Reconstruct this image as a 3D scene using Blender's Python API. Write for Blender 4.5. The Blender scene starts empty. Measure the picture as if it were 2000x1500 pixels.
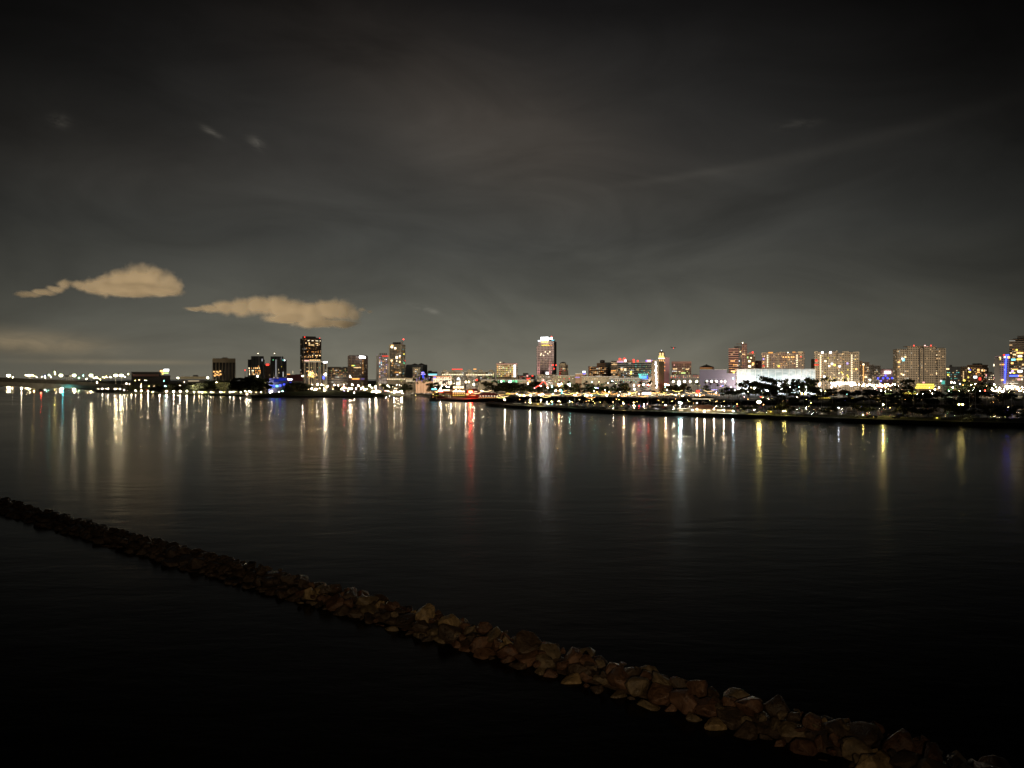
import bpy, bmesh, math, random
from mathutils import Vector, Matrix
R = math.radians
random.seed(7)
S = bpy.context.scene
COL = S.collection
F, HY, CAMZ = 1500.0, 740.0, 25.0          # focal length and horizon row for a 2000 px wide frame, camera height

# ------------------------------------------------------------------ camera
cd = bpy.data.cameras.new('camera'); cam = bpy.data.objects.new('camera', cd); COL.objects.link(cam)
cam.location = (0, 0, CAMZ); cam.rotation_euler = (R(90), 0, 0)
cd.sensor_width = 36; cd.lens = 27.0; cd.shift_y = -0.005
cd.clip_start = 0.5; cd.clip_end = 60000
S.camera = cam
S.view_settings.view_transform = 'Standard'; S.view_settings.look = 'None'
S.view_settings.gamma = 1; S.view_settings.exposure = 0
S.render.engine = 'CYCLES'
S.cycles.use_denoising = True; S.cycles.use_adaptive_sampling = False
S.cycles.max_bounces = 6; S.cycles.volume_bounces = 3; S.cycles.transparent_max_bounces = 8
S.cycles.sample_clamp_indirect = 4
S.cycles.volume_step_rate = 0.25
S.cycles.use_light_tree = True

# ------------------------------------------------------------------ node helper
class NT:
    def __init__(s, tree): s.t = tree; s.n = tree.nodes; s.l = tree.links
    def new(s, typ, **kw):
        n = s.n.new(typ)
        for k, v in kw.items(): setattr(n, k, v)
        return n
    def put(s, sock, v):
        if isinstance(v, bpy.types.NodeSocket): s.l.new(v, sock)
        else: sock.default_value = v
    def m(s, op, a, b=None, c=None, clamp=False):
        n = s.n.new('ShaderNodeMath'); n.operation = op; n.use_clamp = clamp
        s.put(n.inputs[0], a)
        if b is not None: s.put(n.inputs[1], b)
        if c is not None: s.put(n.inputs[2], c)
        return n.outputs[0]
    def ramp(s, f, pts, interp='LINEAR'):
        n = s.n.new('ShaderNodeValToRGB'); r = n.color_ramp; r.interpolation = interp
        while len(r.elements) < len(pts): r.elements.new(0.5)
        for e, (p, c) in zip(r.elements, pts):
            e.position = p; e.color = (c[0], c[1], c[2], 1) if isinstance(c, (tuple, list)) else (c, c, c, 1)
        s.put(n.inputs[0], f); return n.outputs[0]
    def noise(s, vec, scale, detail=3, rough=0.5, dist=0):
        n = s.n.new('ShaderNodeTexNoise'); s.put(n.inputs['Vector'], vec)
        n.inputs['Scale'].default_value = scale; n.inputs['Detail'].default_value = detail
        n.inputs['Roughness'].default_value = rough; n.inputs['Distortion'].default_value = dist
        return n.outputs['Fac']
    def xyz(s, x, y, z):
        n = s.n.new('ShaderNodeCombineXYZ')
        for i, v in enumerate((x, y, z)): s.put(n.inputs[i], v)
        return n.outputs[0]
    def sep(s, v):
        n = s.n.new('ShaderNodeSeparateXYZ'); s.put(n.inputs[0], v); return n.outputs
    def mix(s, f, a, b, typ='MIX'):
        n = s.n.new('ShaderNodeMix'); n.data_type = 'RGBA'; n.blend_type = typ
        s.put(n.inputs[0], f)
        for i, v in ((6, a), (7, b)):
            if isinstance(v, tuple) and len(v) == 3: v = (*v, 1)
            s.put(n.inputs[i], v)
        return n.outputs[2]

# ------------------------------------------------------------------ night sky (light-polluted, thin high cloud)
W = bpy.data.worlds.new('World'); S.world = W; W.use_nodes = True; W.cycles.sampling_method = 'NONE'
W.node_tree.nodes.clear(); w = NT(W.node_tree)
gen = w.new('ShaderNodeTexCoord').outputs['Generated']
x, y, z = w.sep(gen)
az = w.m('ARCTAN2', x, y)                    # 0 towards the city, + to the right
el = w.m('ARCSINE', z)
def AZ(px): return math.atan((px-1000)/F)
def EL(px, py): return math.atan((HY-py)/F*math.cos(AZ(px)))
def blob(px, py, spx, spy, tilt=0):
    a0, e0 = AZ(px), EL(px, py)
    da = w.m('SUBTRACT', az, a0); de = w.m('SUBTRACT', el, e0)
    de = w.m('SUBTRACT', de, w.m('MULTIPLY', da, tilt))
    q = w.m('ADD', w.m('POWER', w.m('DIVIDE', da, spx/F), 2), w.m('POWER', w.m('DIVIDE', de, spy/F), 2))
    return w.m('POWER', 2.71828, w.m('MULTIPLY', q, -0.5))
# a slow warp so nothing is a clean gradient
wrp = w.noise(w.xyz(w.m('MULTIPLY', az, 1.3), w.m('MULTIPLY', el, 4.5), 0.3), 2.2, 5, 0.55, 0.4)
cl = w.noise(w.xyz(w.m('ADD', w.m('MULTIPLY', az, 1.6), w.m('MULTIPLY', el, 0.5)), w.m('MULTIPLY', el, 4.0), 4.1), 2.6, 6, 0.52, 0.7)
elw = w.m('ADD', el, w.m('MULTIPLY', w.m('SUBTRACT', wrp, 0.5), 0.05))
grad = w.ramp(w.m('DIVIDE', elw, 0.5, clamp=True), [
    (0.00, (0.190, 0.178, 0.135)), (0.06, (0.168, 0.161, 0.127)), (0.14, (0.138, 0.136, 0.110)),
    (0.24, (0.093, 0.093, 0.079)), (0.36, (0.060, 0.061, 0.055)), (0.55, (0.038, 0.037, 0.034)),
    (0.75, (0.021, 0.020, 0.019)), (0.90, (0.0085, 0.008, 0.008)), (1.0, (0.003, 0.003, 0.0035))])
# glow fades away from the lit city, more so towards the right
azf = w.ramp(w.m('ADD', w.m('MULTIPLY', az, 1/(2*math.pi)), 0.5), [
    (0.0, .30), (0.30, .30), (0.385, .42), (0.405, .52), (0.44, .80), (0.485, 1.0), (0.52, .95), (0.56, .66),
    (0.593, .36), (0.64, .26), (1.0, .30)])
# upper corners die off faster
c1 = w.m('MULTIPLY', w.m('MULTIPLY', az, az), w.m('MULTIPLY', el, el))
corner = w.m('POWER', 2.71828, w.m('MULTIPLY', c1, -22))
cloudf = w.m('ADD', 0.42, w.m('MULTIPLY', cl, 1.16))
base = w.mix(1.0, w.mix(1.0, w.mix(1.0, grad, azf, 'MULTIPLY'), corner, 'MULTIPLY'), cloudf, 'MULTIPLY')
brown = w.m('ADD', w.m('MULTIPLY', blob(960, 250, 230, 90, -0.3), 0.75), w.m('MULTIPLY', blob(1080, 330, 170, 70), 0.45))
brown = w.m('ADD', brown, w.m('MULTIPLY', blob(330, 350, 260, 60), 0.2))
brown = w.m('MULTIPLY', brown, w.m('ADD', 0.2, w.m('MULTIPLY', cl, 1.5)))
base = w.mix(1.0, base, w.mix(brown, (0, 0, 0), (0.022, 0.016, 0.011)), 'ADD')
dark = w.m('MULTIPLY', blob(1330, 250, 170, 70, 0.1), 0.35)
base = w.mix(dark, base, (0.018, 0.018, 0.018))
fine = w.noise(w.xyz(w.m('MULTIPLY', az, 9), w.m('MULTIPLY', el, 26), 1.7), 3.0, 6, 0.6, 0.8)
streak = w.m('ADD', w.m('MULTIPLY', blob(1560, 308, 190, 9, 0.15), 0.36), w.m('MULTIPLY', blob(1330, 345, 90, 5, 0.10), .7))
base = w.mix(1.0, base, w.mix(w.m('MULTIPLY', streak, w.m('ADD', .4, w.m('MULTIPLY', cl, 1.1))), (0, 0, 0), (0.016, 0.0145, 0.012)), 'ADD')
wisp = w.m('ADD', w.m('ADD', w.m('ADD', blob(412, 257, 11, 3.5, -0.4), blob(502, 280, 9, 6, -0.4)), w.m('MULTIPLY', blob(118, 237, 10, 6), .5)),
           w.m('MULTIPLY', blob(1556, 243, 22, 5), .35))
wisp = w.m('ADD', wisp, w.m('MULTIPLY', w.m('ADD', blob(815, 601, 11, 3.5, -.3), blob(842, 606, 9, 3.5, -.3)), 1.4))
wisp = w.m('MULTIPLY', wisp, w.ramp(fine, [(0.40, 0.0), (0.62, 1.0)]))
base = w.mix(1.0, base, w.mix(wisp, (0, 0, 0), (0.055, 0.050, 0.041)), 'ADD')
low = w.m('ADD', w.m('MULTIPLY', blob(50, 668, 80, 12, -.06), .95), w.m('MULTIPLY', blob(230, 707, 90, 3), .5))
low = w.m('MULTIPLY', low, w.ramp(fine, [(0.3, 0.6), (0.6, 1.0)]))
base = w.mix(1.0, base, w.mix(low, (0, 0, 0), (0.15, 0.105, 0.052)), 'ADD')
base = w.mix(w.m('GREATER_THAN', z, -0.002), (0.004, 0.004, 0.004), base)
# a dim horizon glow behind the viewer, added as fill for the building fronts
bg = w.new('ShaderNodeBackground'); w.put(bg.inputs['Color'], base); bg.inputs['Strength'].default_value = 1.0
w.l.new(bg.outputs[0], w.new('ShaderNodeOutputWorld').inputs[0])

# ------------------------------------------------------------------ lamps with no fixture in view: the deck lights of the ship the photo is taken from
def lamp_light(name, typ, loc, target, power, col, radius=1.0, angle=60, blend=0.8):
    l = bpy.data.lights.new(name, typ); o = bpy.data.objects.new(name, l); COL.objects.link(o)
    o.location = loc; l.energy = power; l.color = col; l.shadow_soft_size = radius
    if typ == 'SPOT': l.spot_size = R(angle); l.spot_blend = blend
    o.rotation_euler = (Vector(target)-Vector(loc)).to_track_quat('-Z', 'Y').to_euler()
    return o
lamp_light('ship_deck_light', 'SPOT', (2, -8, 24), (-22, 88, 0), 33000, (1.0, 0.72, 0.43), 0.5, 86, 1.0)
# port floodlight glow thrown up on the low clouds
lamp_light('port_flood_glow', 'SPOT', (-2200, 1500, 30), (-2040, 4500, 1730), 1.05e9, (1.0, 0.74, 0.43), 120, 61, 0.25)

# ------------------------------------------------------------------ materials
MATS = {}
def pbr(name, col, rough=0.6, metal=0.0, bump=0.0, scale=1.0, var=0.0, spec=0.5):
    if name in MATS: return MATS[name]
    m = bpy.data.materials.new(name); m.use_nodes = True; n = NT(m.node_tree)
    b = m.node_tree.nodes['Principled BSDF']
    b.inputs['Roughness'].default_value = rough; b.inputs['Metallic'].default_value = metal
    b.inputs['Specular IOR Level'].default_value = spec
    co = n.new('ShaderNodeTexCoord').outputs['Object']
    nz = n.noise(co, scale, 4, 0.55)
    lo = tuple(c*(1-var) for c in col); hi = tuple(min(1, c*(1+var)) for c in col)
    n.put(b.inputs['Base Color'], n.ramp(nz, [(0.3, lo), (0.7, hi)]))
    if bump:
        bp = n.new('ShaderNodeBump'); bp.inputs['Distance'].default_value = bump
        n.put(bp.inputs['Height'], nz); n.put(b.inputs['Normal'], bp.outputs[0])
    MATS[name] = m; return m
def emit(name, col, L, sample=True):
    if name in MATS: return MATS[name]
    m = bpy.data.materials.new(name); m.use_nodes = True; m.node_tree.nodes.clear(); n = NT(m.node_tree)
    e = n.new('ShaderNodeEmission'); e.inputs[0].default_value = (*col, 1); e.inputs[1].default_value = L
    m.node_tree.links.new(e.outputs[0], n.new('ShaderNodeOutputMaterial').inputs[0])
    m.cycles.emission_sampling = 'FRONT' if sample else 'NONE'
    MATS[name] = m; return m
def facade(name, wall, style='grid', cw=3.6, ch=3.4, lit=0.05, L=0.35, glass=(0.02, 0.022, 0.025), litcol=(1.0, 0.62, 0.28), wu=0.55, wv=0.5, rough=0.7):
    """wall with a window pattern; a share of the panes has the room light on"""
    if name in MATS: return MATS[name]
    m = bpy.data.materials.new(name); m.use_nodes = True; n = NT(m.node_tree)
    b = m.node_tree.nodes['Principled BSDF']
    co = n.new('ShaderNodeTexCoord').outputs['Object']
    x, y, z = n.sep(co)
    u = n.m('DIVIDE', n.m('ADD', x, n.m('MULTIPLY', y, 1.013)), cw); v = n.m('DIVIDE', z, ch)
    fu = n.m('FRACT', u); fv = n.m('FRACT', v)
    mu = n.m('LESS_THAN', n.m('ABSOLUTE', n.m('SUBTRACT', fu, 0.5)), wu/2)
    mv = n.m('LESS_THAN', n.m('ABSOLUTE', n.m('SUBTRACT', fv, 0.5)), wv/2)
    nrm = n.sep(n.new('ShaderNodeNewGeometry').outputs['Normal'])[2]
    side = n.m('LESS_THAN', n.m('ABSOLUTE', nrm), 0.5)
    if style == 'grid': mask = n.m('MULTIPLY', mu, mv)
    elif style == 'bands': mask = mv
    elif style == 'fins': mask = mu
    else: mask = n.m('MULTIPLY', mu, 0.0)
    mask = n.m('MULTIPLY', mask, side)
    wn = n.new('ShaderNodeTexWhiteNoise'); wn.noise_dimensions = '3D'
    n.put(wn.inputs[0], n.xyz(n.m('FLOOR', u), n.m('FLOOR', v), 3.3))
    dirt = n.noise(co, 0.05, 4)
    wc = n.mix(dirt, tuple(c*0.75 for c in wall), tuple(c*1.15 for c in wall))
    n.put(b.inputs['Base Color'], n.mix(mask, wc, glass))
    n.put(b.inputs['Roughness'], n.m('ADD', n.m('MULTIPLY', mask, -rough+0.15), rough))
    on = n.m('MULTIPLY', n.m('MULTIPLY', n.m('LESS_THAN', wn.outputs['Value'], lit), mask), mv)
    sc = n.sep(wn.outputs['Color'])
    n.put(b.inputs['Emission Color'], n.mix(n.m('GREATER_THAN', sc[1], 0.72), litcol, (0.9, 0.88, 0.75)))
    n.put(b.inputs['Emission Strength'], n.m('MULTIPLY', n.m('MULTIPLY', on, L), n.m('ADD', 0.3, n.m('MULTIPLY', sc[2], 1.6))))
    m.cycles.emission_sampling = 'NONE'
    MATS[name] = m; return m

# ------------------------------------------------------------------ meshes
class MB:
    def __init__(s): s.v = []; s.f = []
    def add(s, v, f):
        o = len(s.v); s.v += [tuple(p) for p in v]; s.f += [tuple(i+o for i in q) for q in f]; return s
    def box(s, x0, x1, y0, y1, z0, z1):
        return s.add([(x0,y0,z0),(x1,y0,z0),(x1,y1,z0),(x0,y1,z0),(x0,y0,z1),(x1,y0,z1),(x1,y1,z1),(x0,y1,z1)],
                     [(0,3,2,1),(4,5,6,7),(0,1,5,4),(1,2,6,5),(2,3,7,6),(3,0,4,7)])
    def prism(s, pts, z0, z1):
        n = len(pts)
        v = [(p[0],p[1],z0) for p in pts] + [(p[0],p[1],z1) for p in pts]
        return s.add(v, [tuple(range(n-1,-1,-1)), tuple(range(n,2*n))] + [(i,(i+1)%n,(i+1)%n+n,i+n) for i in range(n)])
    def lathe(s, prof, n=12, cx=0, cy=0, a0=0, a1=2*math.pi, sx=1, sy=1):
        full = abs(a1-a0-2*math.pi) < 1e-6; m = n if full else n+1
        v = []
        for r, z in prof:
            for i in range(m):
                a = a0+(a1-a0)*i/n; v.append((cx+sx*r*math.cos(a), cy+sy*r*math.sin(a), z))
        f = []
        for k in range(len(prof)-1):
            for i in range(m if full else m-1):
                j = (i+1) % m; f.append((k*m+i, k*m+j, (k+1)*m+j, (k+1)*m+i))
        if prof[0][0] > 0: f.append(tuple(range(m-1,-1,-1)))
        if prof[-1][0] > 0: f.append(tuple((len(prof)-1)*m+i for i in range(m)))
        return s.add(v, f)
    def tube(s, a, b, r0, r1=None, n=6):
        r1 = r0 if r1 is None else r1; a = Vector(a); b = Vector(b); q = (b-a).to_track_quat('Z','Y')
        v = []
        for p, r in ((a, r0), (b, r1)):
            for i in range(n):
                t = 2*math.pi*i/n; v.append(p + q @ Vector((r*math.cos(t), r*math.sin(t), 0)))
        return s.add(v, [tuple(range(n-1,-1,-1)), tuple(range(n,2*n))] + [(i,(i+1)%n,(i+1)%n+n,i+n) for i in range(n)])
    def ico(s, c, r, sub=1, sz=1):
        bm = bmesh.new(); bmesh.ops.create_icosphere(bm, subdivisions=sub, radius=r)
        s.add([(c[0]+v.co.x, c[1]+v.co.y, c[2]+v.co.z*sz) for v in bm.verts], [[q.index for q in f.verts] for f in bm.faces]); bm.free(); return s
    def mesh(s, name, mat, smooth=False):
        me = bpy.data.meshes.new(name); me.from_pydata(s.v, [], s.f)
        if mat: me.materials.append(mat)
        if smooth:
            for p in me.polygons: p.use_smooth = True
        me.update(); return me
def link(name, me, parent=None, loc=(0,0,0), rz=0, scale=None):
    o = bpy.data.objects.new(name, me); COL.objects.link(o)
    if parent: o.parent = parent
    o.location = loc; o.rotation_euler = (0, 0, rz)
    if scale: o.scale = scale
    return o
def empty(name, loc, rz=0, label=None, cat=None, group=None):
    o = bpy.data.objects.new(name, None); COL.objects.link(o); o.location = loc; o.rotation_euler = (0,0,rz)
    return tag(o, label, cat, group)
def tag(o, label=None, cat=None, group=None, kind=None):
    if label: o['label'] = label
    if cat: o['category'] = cat
    if group: o['group'] = group
    if kind: o['kind'] = kind
    return o
def P(px, py, d): return Vector(((px-1000)/F*d, d, CAMZ-(py-HY)/F*d))
def DW(py, z=0.0): return (CAMZ-z)*F/(py-HY)          # distance of a point at height z seen at row py
ORD = ['first','second','third','fourth','fifth','sixth','seventh','eighth','ninth','tenth','eleventh','twelfth','thirteenth','fourteenth','fifteenth','sixteenth','seventeenth','eighteenth','nineteenth']
TENS = {2:'twent',3:'thirt',4:'fort',5:'fift',6:'sixt',7:'sevent',8:'eight',9:'ninet'}
def ordinal(i):                                        # 0 -> first
    n = i+1
    if n >= 100: return ('hundred-and-'+ordinal(n-101)) if n > 100 else 'hundredth'
    if n < 20: return ORD[n-1]
    t, u = divmod(n, 10)
    return TENS[t]+'ieth' if u == 0 else TENS[t]+'y-'+ORD[u-1]

# ------------------------------------------------------------------ water
def water_mat():
    m = bpy.data.materials.new('harbour_water'); m.use_nodes = True; n = NT(m.node_tree)
    m.node_tree.nodes.clear()
    co = n.new('ShaderNodeNewGeometry').outputs['Position']
    x, y, z = n.sep(co)
    patch = n.noise(n.xyz(n.m('MULTIPLY', x, 0.6), y, 0), 0.012, 4, 0.6, 0.5)
    big = n.noise(n.xyz(n.m('MULTIPLY', x, 0.45), y, 0), 0.16, 3, 0.5, 0.3)
    sml = n.noise(n.xyz(n.m('ADD', n.m('MULTIPLY', x, 0.5), n.m('MULTIPLY', y, .15)), y, 5), 0.75, 4, 0.6, 0.4)
    h = n.m('ADD', n.m('MULTIPLY', big, 0.35), n.m('MULTIPLY', n.m('MULTIPLY', sml, 0.11), n.m('ADD', .3, n.m('MULTIPLY', patch, 1.4))))
    bp = n.new('ShaderNodeBump'); bp.inputs['Distance'].default_value = 1.0; bp.inputs['Strength'].default_value = 0.21
    n.put(bp.inputs['Height'], h)
    g = n.new('ShaderNodeBsdfGlossy'); g.distribution = 'GGX'; n.put(g.inputs['Normal'], bp.outputs[0])
    n.put(g.inputs['Roughness'], n.ramp(patch, [(0.35, 0.135), (0.65, 0.185)]))
    df = n.new('ShaderNodeBsdfDiffuse'); df.inputs[0].default_value = (0.003, 0.0035, 0.003, 1)
    fr = n.new('ShaderNodeFresnel'); fr.inputs['IOR'].default_value = 1.333; n.put(fr.inputs['Normal'], bp.outputs[0])
    mx = n.new('ShaderNodeMixShader'); n.put(mx.inputs[0], n.m('POWER', fr.outputs[0], 1.35))
    n.l.new(df.outputs[0], mx.inputs[1]); n.l.new(g.outputs[0], mx.inputs[2])
    n.l.new(mx.outputs[0], n.new('ShaderNodeOutputMaterial').inputs[0])
    return m
mb = MB()
xs = [-40000, -3000, -600, -100, 100, 600, 3000, 40000]; ys = [-3000, -200, 20, 200, 700, 3000, 40000]
for i in range(len(xs)-1):
    for j in range(len(ys)-1):
        o = len(mb.v); mb.v += [(xs[i],ys[j],0),(xs[i+1],ys[j],0),(xs[i+1],ys[j+1],0),(xs[i],ys[j+1],0)]; mb.f.append((o,o+1,o+2,o+3))
tag(link('water', mb.mesh('water', water_mat())), 'dark calm harbour water streaked with the reflections of city lights', kind='structure')

# ------------------------------------------------------------------ land
def Gp(px, d, z): return ((px-1000)/F*d, d, z)
def landmass(name, label, front, back, z, mat, skirt=None):
    """front: (px, py of the waterline) left to right; back: world-ish (px, d) right to left"""
    pts = [Gp(px, DW(py), 0)[:2] for px, py in front] + [Gp(px, d, 0)[:2] for px, d in back]
    bm = bmesh.new(); vs = [bm.verts.new((p[0], p[1], z)) for p in pts]; f = bm.faces.new(vs)
    if f.normal.z < 0: f.normal_flip()
    bmesh.ops.triangulate(bm, faces=[f])
    n = len(front); lo = [bm.verts.new((p[0]+0, p[1]-2.5, -1)) for p in pts[:n]]
    for i in range(n-1): bm.faces.new((vs[i], lo[i], lo[i+1], vs[i+1]))
    for i in range(n, len(pts)):                        # sides and back, straight down
        a = pts[i]; b = pts[(i+1) % len(pts)]
        p = [bm.verts.new((a[0],a[1],z)), bm.verts.new((b[0],b[1],z)), bm.verts.new((b[0],b[1],-1)), bm.verts.new((a[0],a[1],-1))]
        bm.faces.new(p)
    bmesh.ops.recalc_face_normals(bm, faces=bm.faces)
    me = bpy.data.meshes.new(name); bm.to_mesh(me); bm.free(); me.materials.append(mat)
    return tag(link(name, me), label, kind='structure')
M_ground = pbr('city_ground', (0.06, 0.058, 0.05), 0.85, scale=0.03, var=0.4)
M_bank = pbr('shore_bank', (0.045, 0.048, 0.022), 0.9, bump=0.4, scale=0.12, var=0.5)
M_grass = pbr('lawn', (0.055, 0.07, 0.018), 0.95, bump=0.1, scale=0.2, var=0.35)
M_path = pbr('path_concrete', (0.25, 0.23, 0.19), 0.85, scale=0.5, var=0.15)
M_steel = pbr('painted_steel', (0.10, 0.10, 0.10), 0.5, metal=0.4)
M_pole = pbr('lamp_pole_paint', (0.16, 0.16, 0.15), 0.5)
M_hullw = pbr('white_gelcoat', (0.55, 0.55, 0.54), 0.3, scale=0.6, var=0.06)
M_hulld = pbr('dark_gelcoat', (0.05, 0.07, 0.11), 0.3, scale=0.6, var=0.06)
M_mast = pbr('aluminium_mast', (0.45, 0.45, 0.45), 0.4, metal=0.5)
LZ = 2.3                                                # height of the land over the water
frontA = [(188,766.5),(230,768),(300,770),(400,772),(450,773.5),(520,775.5),(600,776.5),(680,777),(730,776.5),(752,775),(757,773.5)]
landmass('park_peninsula', 'dark grassy bank of the waterfront park, left of the harbour mouth', frontA,
         [(762,1180),(757,1300),(700,1420),(450,1430),(188,1460)], LZ, M_bank)
frontB = [(948,791),(955,793),(1000,797),(1050,799.5),(1100,802.5),(1200,808),(1300,811.5),(1400,815),(1500,818.5),(1600,823),(1700,827),(1800,830),(1900,833),(2000,835.5),(2150,840),(2400,847)]
landmass('esplanade', 'narrow rock-edged esplanade across the marina, on the right', frontB,
         [(2400,395),(2150,430),(2000,444),(1900,452),(1800,460),(1700,472),(1600,490),(1500,512),(1400,540),(1300,572),(1200,610),(1100,655),(1000,725),(955,775)], LZ, M_bank)
frontC = [(762,771.5),(800,772),(838,776),(842,781),(870,783),(905,784.5),(925,783),(948,781),(985,779)]
mid = [(1030,777),(1200,779),(1400,784),(1600,790),(1800,794),(2000,797),(2400,800)]
landmass('city_shore', 'low flat ground of the city behind the harbour', frontC+mid,
         [(2700,1500),(2700,9000),(-400,9000),(-400,3300),(120,2600),(188,1580),(450,1500),(700,1490),(760,1330)], LZ-0.35, M_ground)
# far port land beyond the bridge
landmass('port_land', 'far flat port land under the floodlight towers', [(-300,755.5),(-50,755),(60,754.5),(188,756)],
         [(190,4500),(-300,4500)], 3.0, M_ground)
# lawn strips and the path, each a thin sheet above the bank
def strip(name, label, pts, w0, w1, z, mat):
    mb = MB(); v = []; n = len(pts)
    for px, py in pts:
        d = DW(py); v += [((px-1000)/F*(d+w0), d+w0, z), ((px-1000)/F*(d+w1), d+w1, z)]
    mb.add(v, [(2*i, 2*i+2, 2*i+3, 2*i+1) for i in range(n-1)])
    return tag(link(name, mb.mesh(name, mat)), label, kind='structure')
strip('lawn', 'strip of yellow-lit grass along the esplanade', frontB[2:], 9, 24, LZ+0.012, M_grass)
strip('path', 'pale footpath along the water on the esplanade', frontB[1:], 4.0, 8.0, LZ+0.016, M_path)
strip('path', 'pale footpath along the park waterfront', frontA[1:-1], 6.0, 11.0, LZ+0.016, M_path)
# grassy mound under the lighthouse
mb = MB(); c = P(640, 760, 1085)
n1, n2 = 40, 10; v = []
for j in range(n2+1):
    for i in range(n1+1):
        u = i/n1*2-1; t = j/n2*2-1
        h = max(0, (1-u*u))**0.8*max(0, (1-t*t))**0.7
        v.append((c.x+u*105, c.y+t*42, LZ-0.4+h*6.2))
mb.add(v, [(j*(n1+1)+i, j*(n1+1)+i+1, (j+1)*(n1+1)+i+1, (j+1)*(n1+1)+i) for j in range(n2) for i in range(n1)])
tag(link('grass_mound', mb.mesh('grass_mound', M_grass, True)), 'low grassy mound under the white lighthouse', kind='structure')

# ------------------------------------------------------------------ breakwater in the foreground
def rock_mesh(seed, mat):
    rnd = random.Random(seed); bm = bmesh.new()
    sx, sy, sz = rnd.uniform(.8,1.25), rnd.uniform(.75,1.1), rnd.uniform(.55,.85)
    for i in range(rnd.randint(13, 20)):
        d = Vector((rnd.gauss(0,1), rnd.gauss(0,1), rnd.gauss(0,1))).normalized()*rnd.uniform(.82,1.05)
        bm.verts.new((d.x*sx, d.y*sy, d.z*sz))
    r = bmesh.ops.convex_hull(bm, input=bm.verts)
    for g in r['geom_interior']+r['geom_unused']:
        if isinstance(g, bmesh.types.BMVert) and g.is_valid: bm.verts.remove(g)
    bmesh.ops.dissolve_limit(bm, angle_limit=R(14), verts=bm.verts, edges=bm.edges)
    bmesh.ops.bevel(bm, geom=list(bm.edges), offset=rnd.uniform(.12,.24), segments=3, profile=0.6, affect='EDGES', clamp_overlap=True)
    bmesh.ops.triangulate(bm, faces=bm.faces)
    bmesh.ops.subdivide_edges(bm, edges=bm.edges, cuts=1, use_grid_fill=True)
    for v in bm.verts:
        n = v.co.normalized(); k = math.sin(v.co.x*5+seed)*math.sin(v.co.y*6+seed*2)*math.sin(v.co.z*7)
        v.co += n*(0.02*k+rnd.uniform(-.006,.006))
    me = bpy.data.meshes.new('boulder'); bm.to_mesh(me); bm.free(); me.materials.append(mat)
    for p in me.polygons: p.use_smooth = True
    return me
def rock_mat(name, cols):
    m = bpy.data.materials.new(name); m.use_nodes = True; n = NT(m.node_tree); b = m.node_tree.nodes['Principled BSDF']
    oi = n.new('ShaderNodeObjectInfo').outputs['Random']; co = n.new('ShaderNodeTexCoord').outputs['Object']
    base = n.ramp(oi, cols)
    nz = n.noise(co, 1.6, 6, 0.6, 0.6); fine = n.noise(co, 9, 4, 0.6)
    n.put(b.inputs['Base Color'], n.mix(1.0, base, n.ramp(nz, [(0.3, 0.35), (0.45, 0.8), (0.55, 1.05), (0.7, 1.6)]), 'MULTIPLY'))
    n.put(b.inputs['Roughness'], n.ramp(nz, [(0.35, 0.22), (0.6, 0.6)]))
    bp = n.new('ShaderNodeBump'); bp.inputs['Distance'].default_value = 0.16
    n.put(bp.inputs['Height'], n.m('ADD', nz, n.m('MULTIPLY', fine, 0.5))); n.put(b.inputs['Normal'], bp.outputs[0])
    return m
RM = [('dark brown', rock_mat('wet_dark_rock', [(0,(.06,.042,.026)),(1,(.09,.062,.04))])),
      ('reddish brown', rock_mat('wet_red_rock', [(0,(.115,.06,.035)),(1,(.155,.085,.048))])),
      ('olive brown', rock_mat('wet_olive_rock', [(0,(.14,.105,.06)),(1,(.20,.15,.085))])),
      ('tan', rock_mat('dry_tan_rock', [(0,(.27,.19,.09)),(1,(.36,.26,.13))]))]
ROCKS = [[rock_mesh(10*i+j+1, RM[i][1]) for j in range(6)] for i in range(4)]
A0, A1 = Vector((-118, 160.5, 0)), Vector((36, 37.5, 0))        # water line on the near side
AL = (A1-A0).length; au = (A1-A0)/AL; an = Vector((-au.y, au.x, 0))  # an points away from the camera
if an.y < 0: an = -an
# rubble core under the boulders
mb = MB(); v = []; n1 = 90; prof = [(-0.4,-1.2),(0.7,-0.3),(2.0,0.2),(3.4,0.5),(5.0,0.1),(6.4,-0.5),(7.4,-1.2)]
for i in range(n1+1):
    p = A0+au*(AL*i/n1)
    for o_, z_ in prof:
        q = p+an*(o_+random.uniform(-.2,.2)); v.append((q.x, q.y, z_+random.uniform(-.15,.15)))
k = len(prof)
mb.add(v, [(i*k+j, (i+1)*k+j, (i+1)*k+j+1, i*k+j+1) for i in range(n1) for j in range(k-1)])
tag(link('rubble_core', mb.mesh('rubble_core', RM[0][1])), 'dark small rubble packed under the breakwater boulders', kind='structure')
rows = [('at the near waterline', 0.85, -0.05, .95), ('on the near slope', 2.0, .55, 1.0), ('on the crest', 3.3, 1.0, .95), ('on the far slope', 4.9, .35, .85)]
rr = random.Random(5); spots = []
for ri, (rn, off, zz, sc) in enumerate(rows):
    s = rr.uniform(0,1)
    while s < AL:
        r = rr.choice([.5,.7,.85,.95,1.05,1.15,1.3,1.5])*sc
        t = s+r*.8
        p = A0+au*t+an*(off+rr.uniform(-.45,.45)); p.z = zz+rr.uniform(-.3,.25)
        spots.append((ri, t, p, r)); s += r*rr.uniform(1.35,1.75)
        if rr.random() < .35:
            q = p+au*r*rr.uniform(.6,.9)+an*rr.uniform(-.7,.7); q.z = zz+rr.uniform(.1,.6)
            spots.append((ri, t+r*.8, q, rr.uniform(.28,.5)))
spots.sort(key=lambda e: -e[1])
near = [e for e in spots[:330]]
near = [e for e in near][:298]; far = [e for e in spots if e not in near]
cnt = {}
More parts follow.
